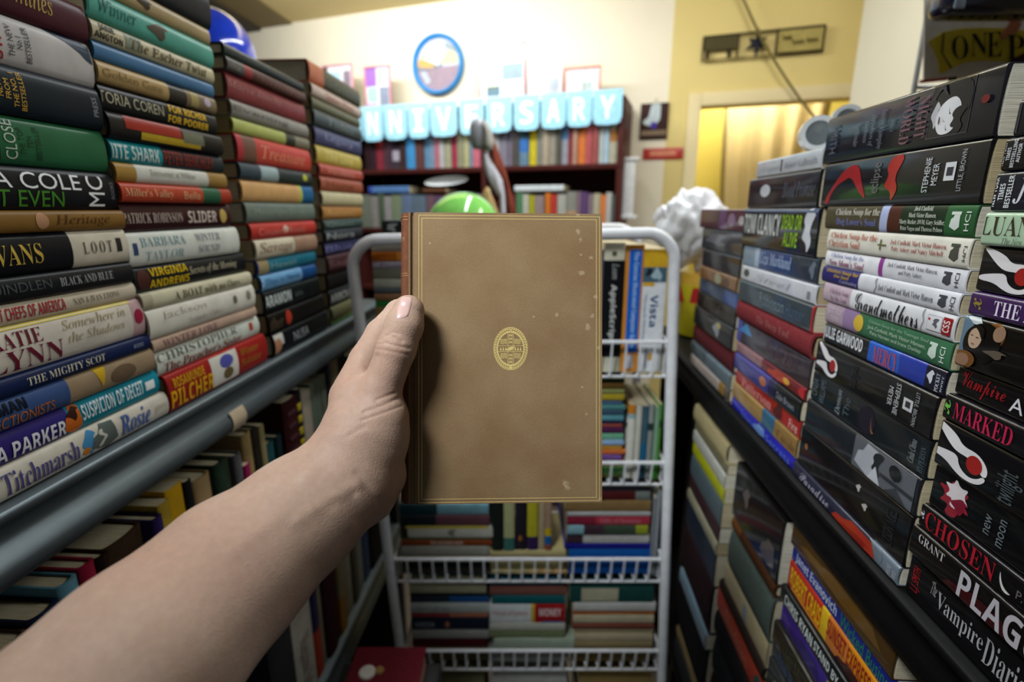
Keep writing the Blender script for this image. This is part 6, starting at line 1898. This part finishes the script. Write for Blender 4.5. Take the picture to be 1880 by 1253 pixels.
def in_hand(p):
    x, y = 940 + F * p[0] / p[2], 626.5 - F * p[1] / p[2]
    return 600 < x < 790 and 520 < y < 950 and p[2] < .362


bmesh.ops.subdivide_edges(bm, edges=[e for e in bm.edges if in_hand(e.verts[0].co) and in_hand(e.verts[1].co)], cuts=2, use_grid_fill=True)
bm.verts.index_update()
V = np.array([p.co[:] for p in bm.verts])
Fs = [[p.index for p in f.verts] for f in bm.faces]
bm.free()
inner = (V[:, 0] > -.243) & (V[:, 1] > -.213) & (V[:, 2] > .134)
for _ in range(2):
    g = grad(V)
    V = V - np.where(inner, sdf(V), 0)[:, None] * g
# creases and knuckle folds
PX = 940 + F * V[:, 0] / V[:, 2]
PY = 626.5 - F * V[:, 1] / V[:, 2]
g = grad(V)
facing = np.clip(-g[:, 2] * 2, 0, 1)


def crease(pts_, depth, width):
    global V
    best = np.full(len(V), 1e9)
    for (x0, y0), (x1, y1) in zip(pts_, pts_[1:]):
        dx, dy = x1 - x0, y1 - y0
        t = np.clip(((PX - x0) * dx + (PY - y0) * dy) / (dx * dx + dy * dy), 0, 1)
        best = np.minimum(best, np.hypot(PX - x0 - t * dx, PY - y0 - t * dy))
    near_ = V[:, 2] < .365
    V = V - (depth * np.exp(-(best / width) ** 2) * facing * near_)[:, None] * g


crease([(698, 624), (712, 617), (728, 620), (738, 627)], 0.00068, 3.0)
crease([(706, 616), (722, 611), (732, 614)], 0.00043, 2.5)
crease([(694, 632), (704, 629), (722, 634), (752, 640)], 0.00056, 3.0)
crease([(690, 641), (715, 645), (748, 652)], 0.00037, 3)
crease([(668, 757), (705, 744), (740, 728)], 0.00056, 3.5)
crease([(664, 772), (700, 760), (738, 746)], 0.00043, 3)
crease([(690, 735), (725, 722)], .0005, 3)
crease([(690, 655), (672, 685), (652, 718)], .0010, 6)
crease([(640, 800), (668, 785)], .0004, 5)
crease([(566, 842), (600, 858), (650, 905)], .0008, 8)
crease([(655, 870), (690, 915), (722, 930)], .0006, 8)
crease([(620, 940), (655, 975)], -.0008, 14)
crease([(540, 960), (600, 920), (655, 890)], -.0008, 12)
crease([(430, 1010), (520, 940)], -.0006, 16)
crease([(612, 745), (640, 690)], -.0008, 14)
crease([(560, 880), (610, 800)], -.0006, 12)
sk = bpy.data.materials.new('skin')
sk.use_nodes = True
nt = sk.node_tree
bs = nt.nodes['Principled BSDF']
bs.inputs['Roughness'].default_value = .56
bs.inputs['IOR'].default_value = 1.38
bs.inputs['Subsurface Weight'].default_value = .18
bs.inputs['Subsurface Radius'].default_value = (1.0, .35, .2)
bs.inputs['Subsurface Scale'].default_value = .004
tc = nt.nodes.new('ShaderNodeTexCoord')
n1 = node('ShaderNodeTexNoise')
n1.inputs['Scale'].default_value = 26
n1.inputs['Detail'].default_value = 3
nt.links.new(tc.outputs['Object'], n1.inputs['Vector'])
cr = node('ShaderNodeValToRGB')
cr.color_ramp.elements[0].position = .3
cr.color_ramp.elements[0].color = (*hexc('ac8e7c'), 1)
cr.color_ramp.elements[1].position = .72
cr.color_ramp.elements[1].color = (*hexc('b99f8f'), 1)
e = cr.color_ramp.elements.new(.5)
e.color = (*hexc('b29583'), 1)
nt.links.new(n1.outputs['Fac'], cr.inputs[0])
n4 = node('ShaderNodeTexNoise')
n4.inputs['Scale'].default_value = 13
n4.inputs['Detail'].default_value = 2
nt.links.new(tc.outputs['Object'], n4.inputs['Vector'])
mr4 = node('ShaderNodeMapRange')
mr4.inputs['From Min'].default_value = .48
mr4.inputs['From Max'].default_value = .75
mr4.inputs['To Max'].default_value = .55
nt.links.new(n4.outputs['Fac'], mr4.inputs['Value'])
mx4 = node('ShaderNodeMix', data_type='RGBA')
nt.links.new(mr4.outputs[0], mx4.inputs['Factor'])
nt.links.new(cr.outputs[0], mx4.inputs[6])
mx4.inputs[7].default_value = (*hexc('a87d6a'), 1)
n2 = node('ShaderNodeTexNoise')
n2.inputs['Scale'].default_value = 260
n2.inputs['Detail'].default_value = 4
nt.links.new(tc.outputs['Object'], n2.inputs['Vector'])
mr = node('ShaderNodeMapRange')
mr.inputs['From Min'].default_value = .3
mr.inputs['From Max'].default_value = .7
mr.inputs['To Min'].default_value = .93
mr.inputs['To Max'].default_value = 1.03
nt.links.new(n2.outputs['Fac'], mr.inputs['Value'])
mx = node('ShaderNodeMix', data_type='RGBA', blend_type='MULTIPLY')
mx.inputs['Factor'].default_value = 1
nt.links.new(mx4.outputs[2], mx.inputs[6])
nt.links.new(mr.outputs[0], mx.inputs[7])
nt.links.new(mx.outputs[2], bs.inputs['Base Color'])
vo = node('ShaderNodeTexVoronoi')
vo.inputs['Scale'].default_value = 900
nt.links.new(tc.outputs['Object'], vo.inputs['Vector'])
bp = node('ShaderNodeBump')
bp.inputs['Strength'].default_value = .3
bp.inputs['Distance'].default_value = .0005
nt.links.new(vo.outputs['Distance'], bp.inputs['Height'])
nt.links.new(bp.outputs[0], bs.inputs['Normal'])
CM = mat4(RX, UP, FW, C)                       # camera-space figure set into the room
b = MB()
Wv = C + V[:, :1] * RX + V[:, 1:2] * UP + V[:, 2:] * FW
b.add(Wv, Fs, sk)
person = b.build('person', angle=180)
tag(person, 'person reaching in with a bare forearm, thumb on the brown book', 'person')
# thumbnail set on the thumb
quad = np.array([(724, 592), (751, 583), (760, 545), (735, 541)], float)
nu, nv = 13, 17
pts_ = []
for j in range(nv):
    for i in range(nu):
        u_, v_ = 2 * i / (nu - 1) - 1, 2 * j / (nv - 1) - 1
        uu = u_ * math.sqrt(max(0, 1 - .36 * abs(v_) ** 4 / 1))
        vv = v_ * math.sqrt(max(0, 1 - .30 * abs(u_) ** 3))
        a_, c_ = (uu + 1) / 2, (vv + 1) / 2
        p = (quad[0] * (1 - a_) + quad[1] * a_) * (1 - c_) + (quad[3] * (1 - a_) + quad[2] * a_) * c_
        pts_.append(p)
pts_ = np.array(pts_)
dirs = np.stack([(pts_[:, 0] - 940) / F, (626.5 - pts_[:, 1]) / F, np.ones(len(pts_))], 1)
t = np.full(len(pts_), .28)
for _ in range(60):
    t += np.clip(sdf(dirs * t[:, None]), -.004, .01) * .8
S0 = dirs * t[:, None]
gn = grad(S0)
edge = np.array([min(i, nu - 1 - i, j, nv - 1 - j) for j in range(nv) for i in range(nu)])
lift = np.where(edge == 0, -.0003, np.where(edge == 1, .00035, .0006))
NV = S0 + gn * lift[:, None]
NW_ = C + NV[:, :1] * RX + NV[:, 1:2] * UP + NV[:, 2:] * FW
b = MB()
b.add(NW_, [(j * nu + i, j * nu + i + 1, (j + 1) * nu + i + 1, (j + 1) * nu + i) for j in range(nv - 1) for i in range(nu - 1)], mat('d4b0a8', 'plastic', .28))
nl = b.build('thumbnail', person, angle=180)

set_lettering()
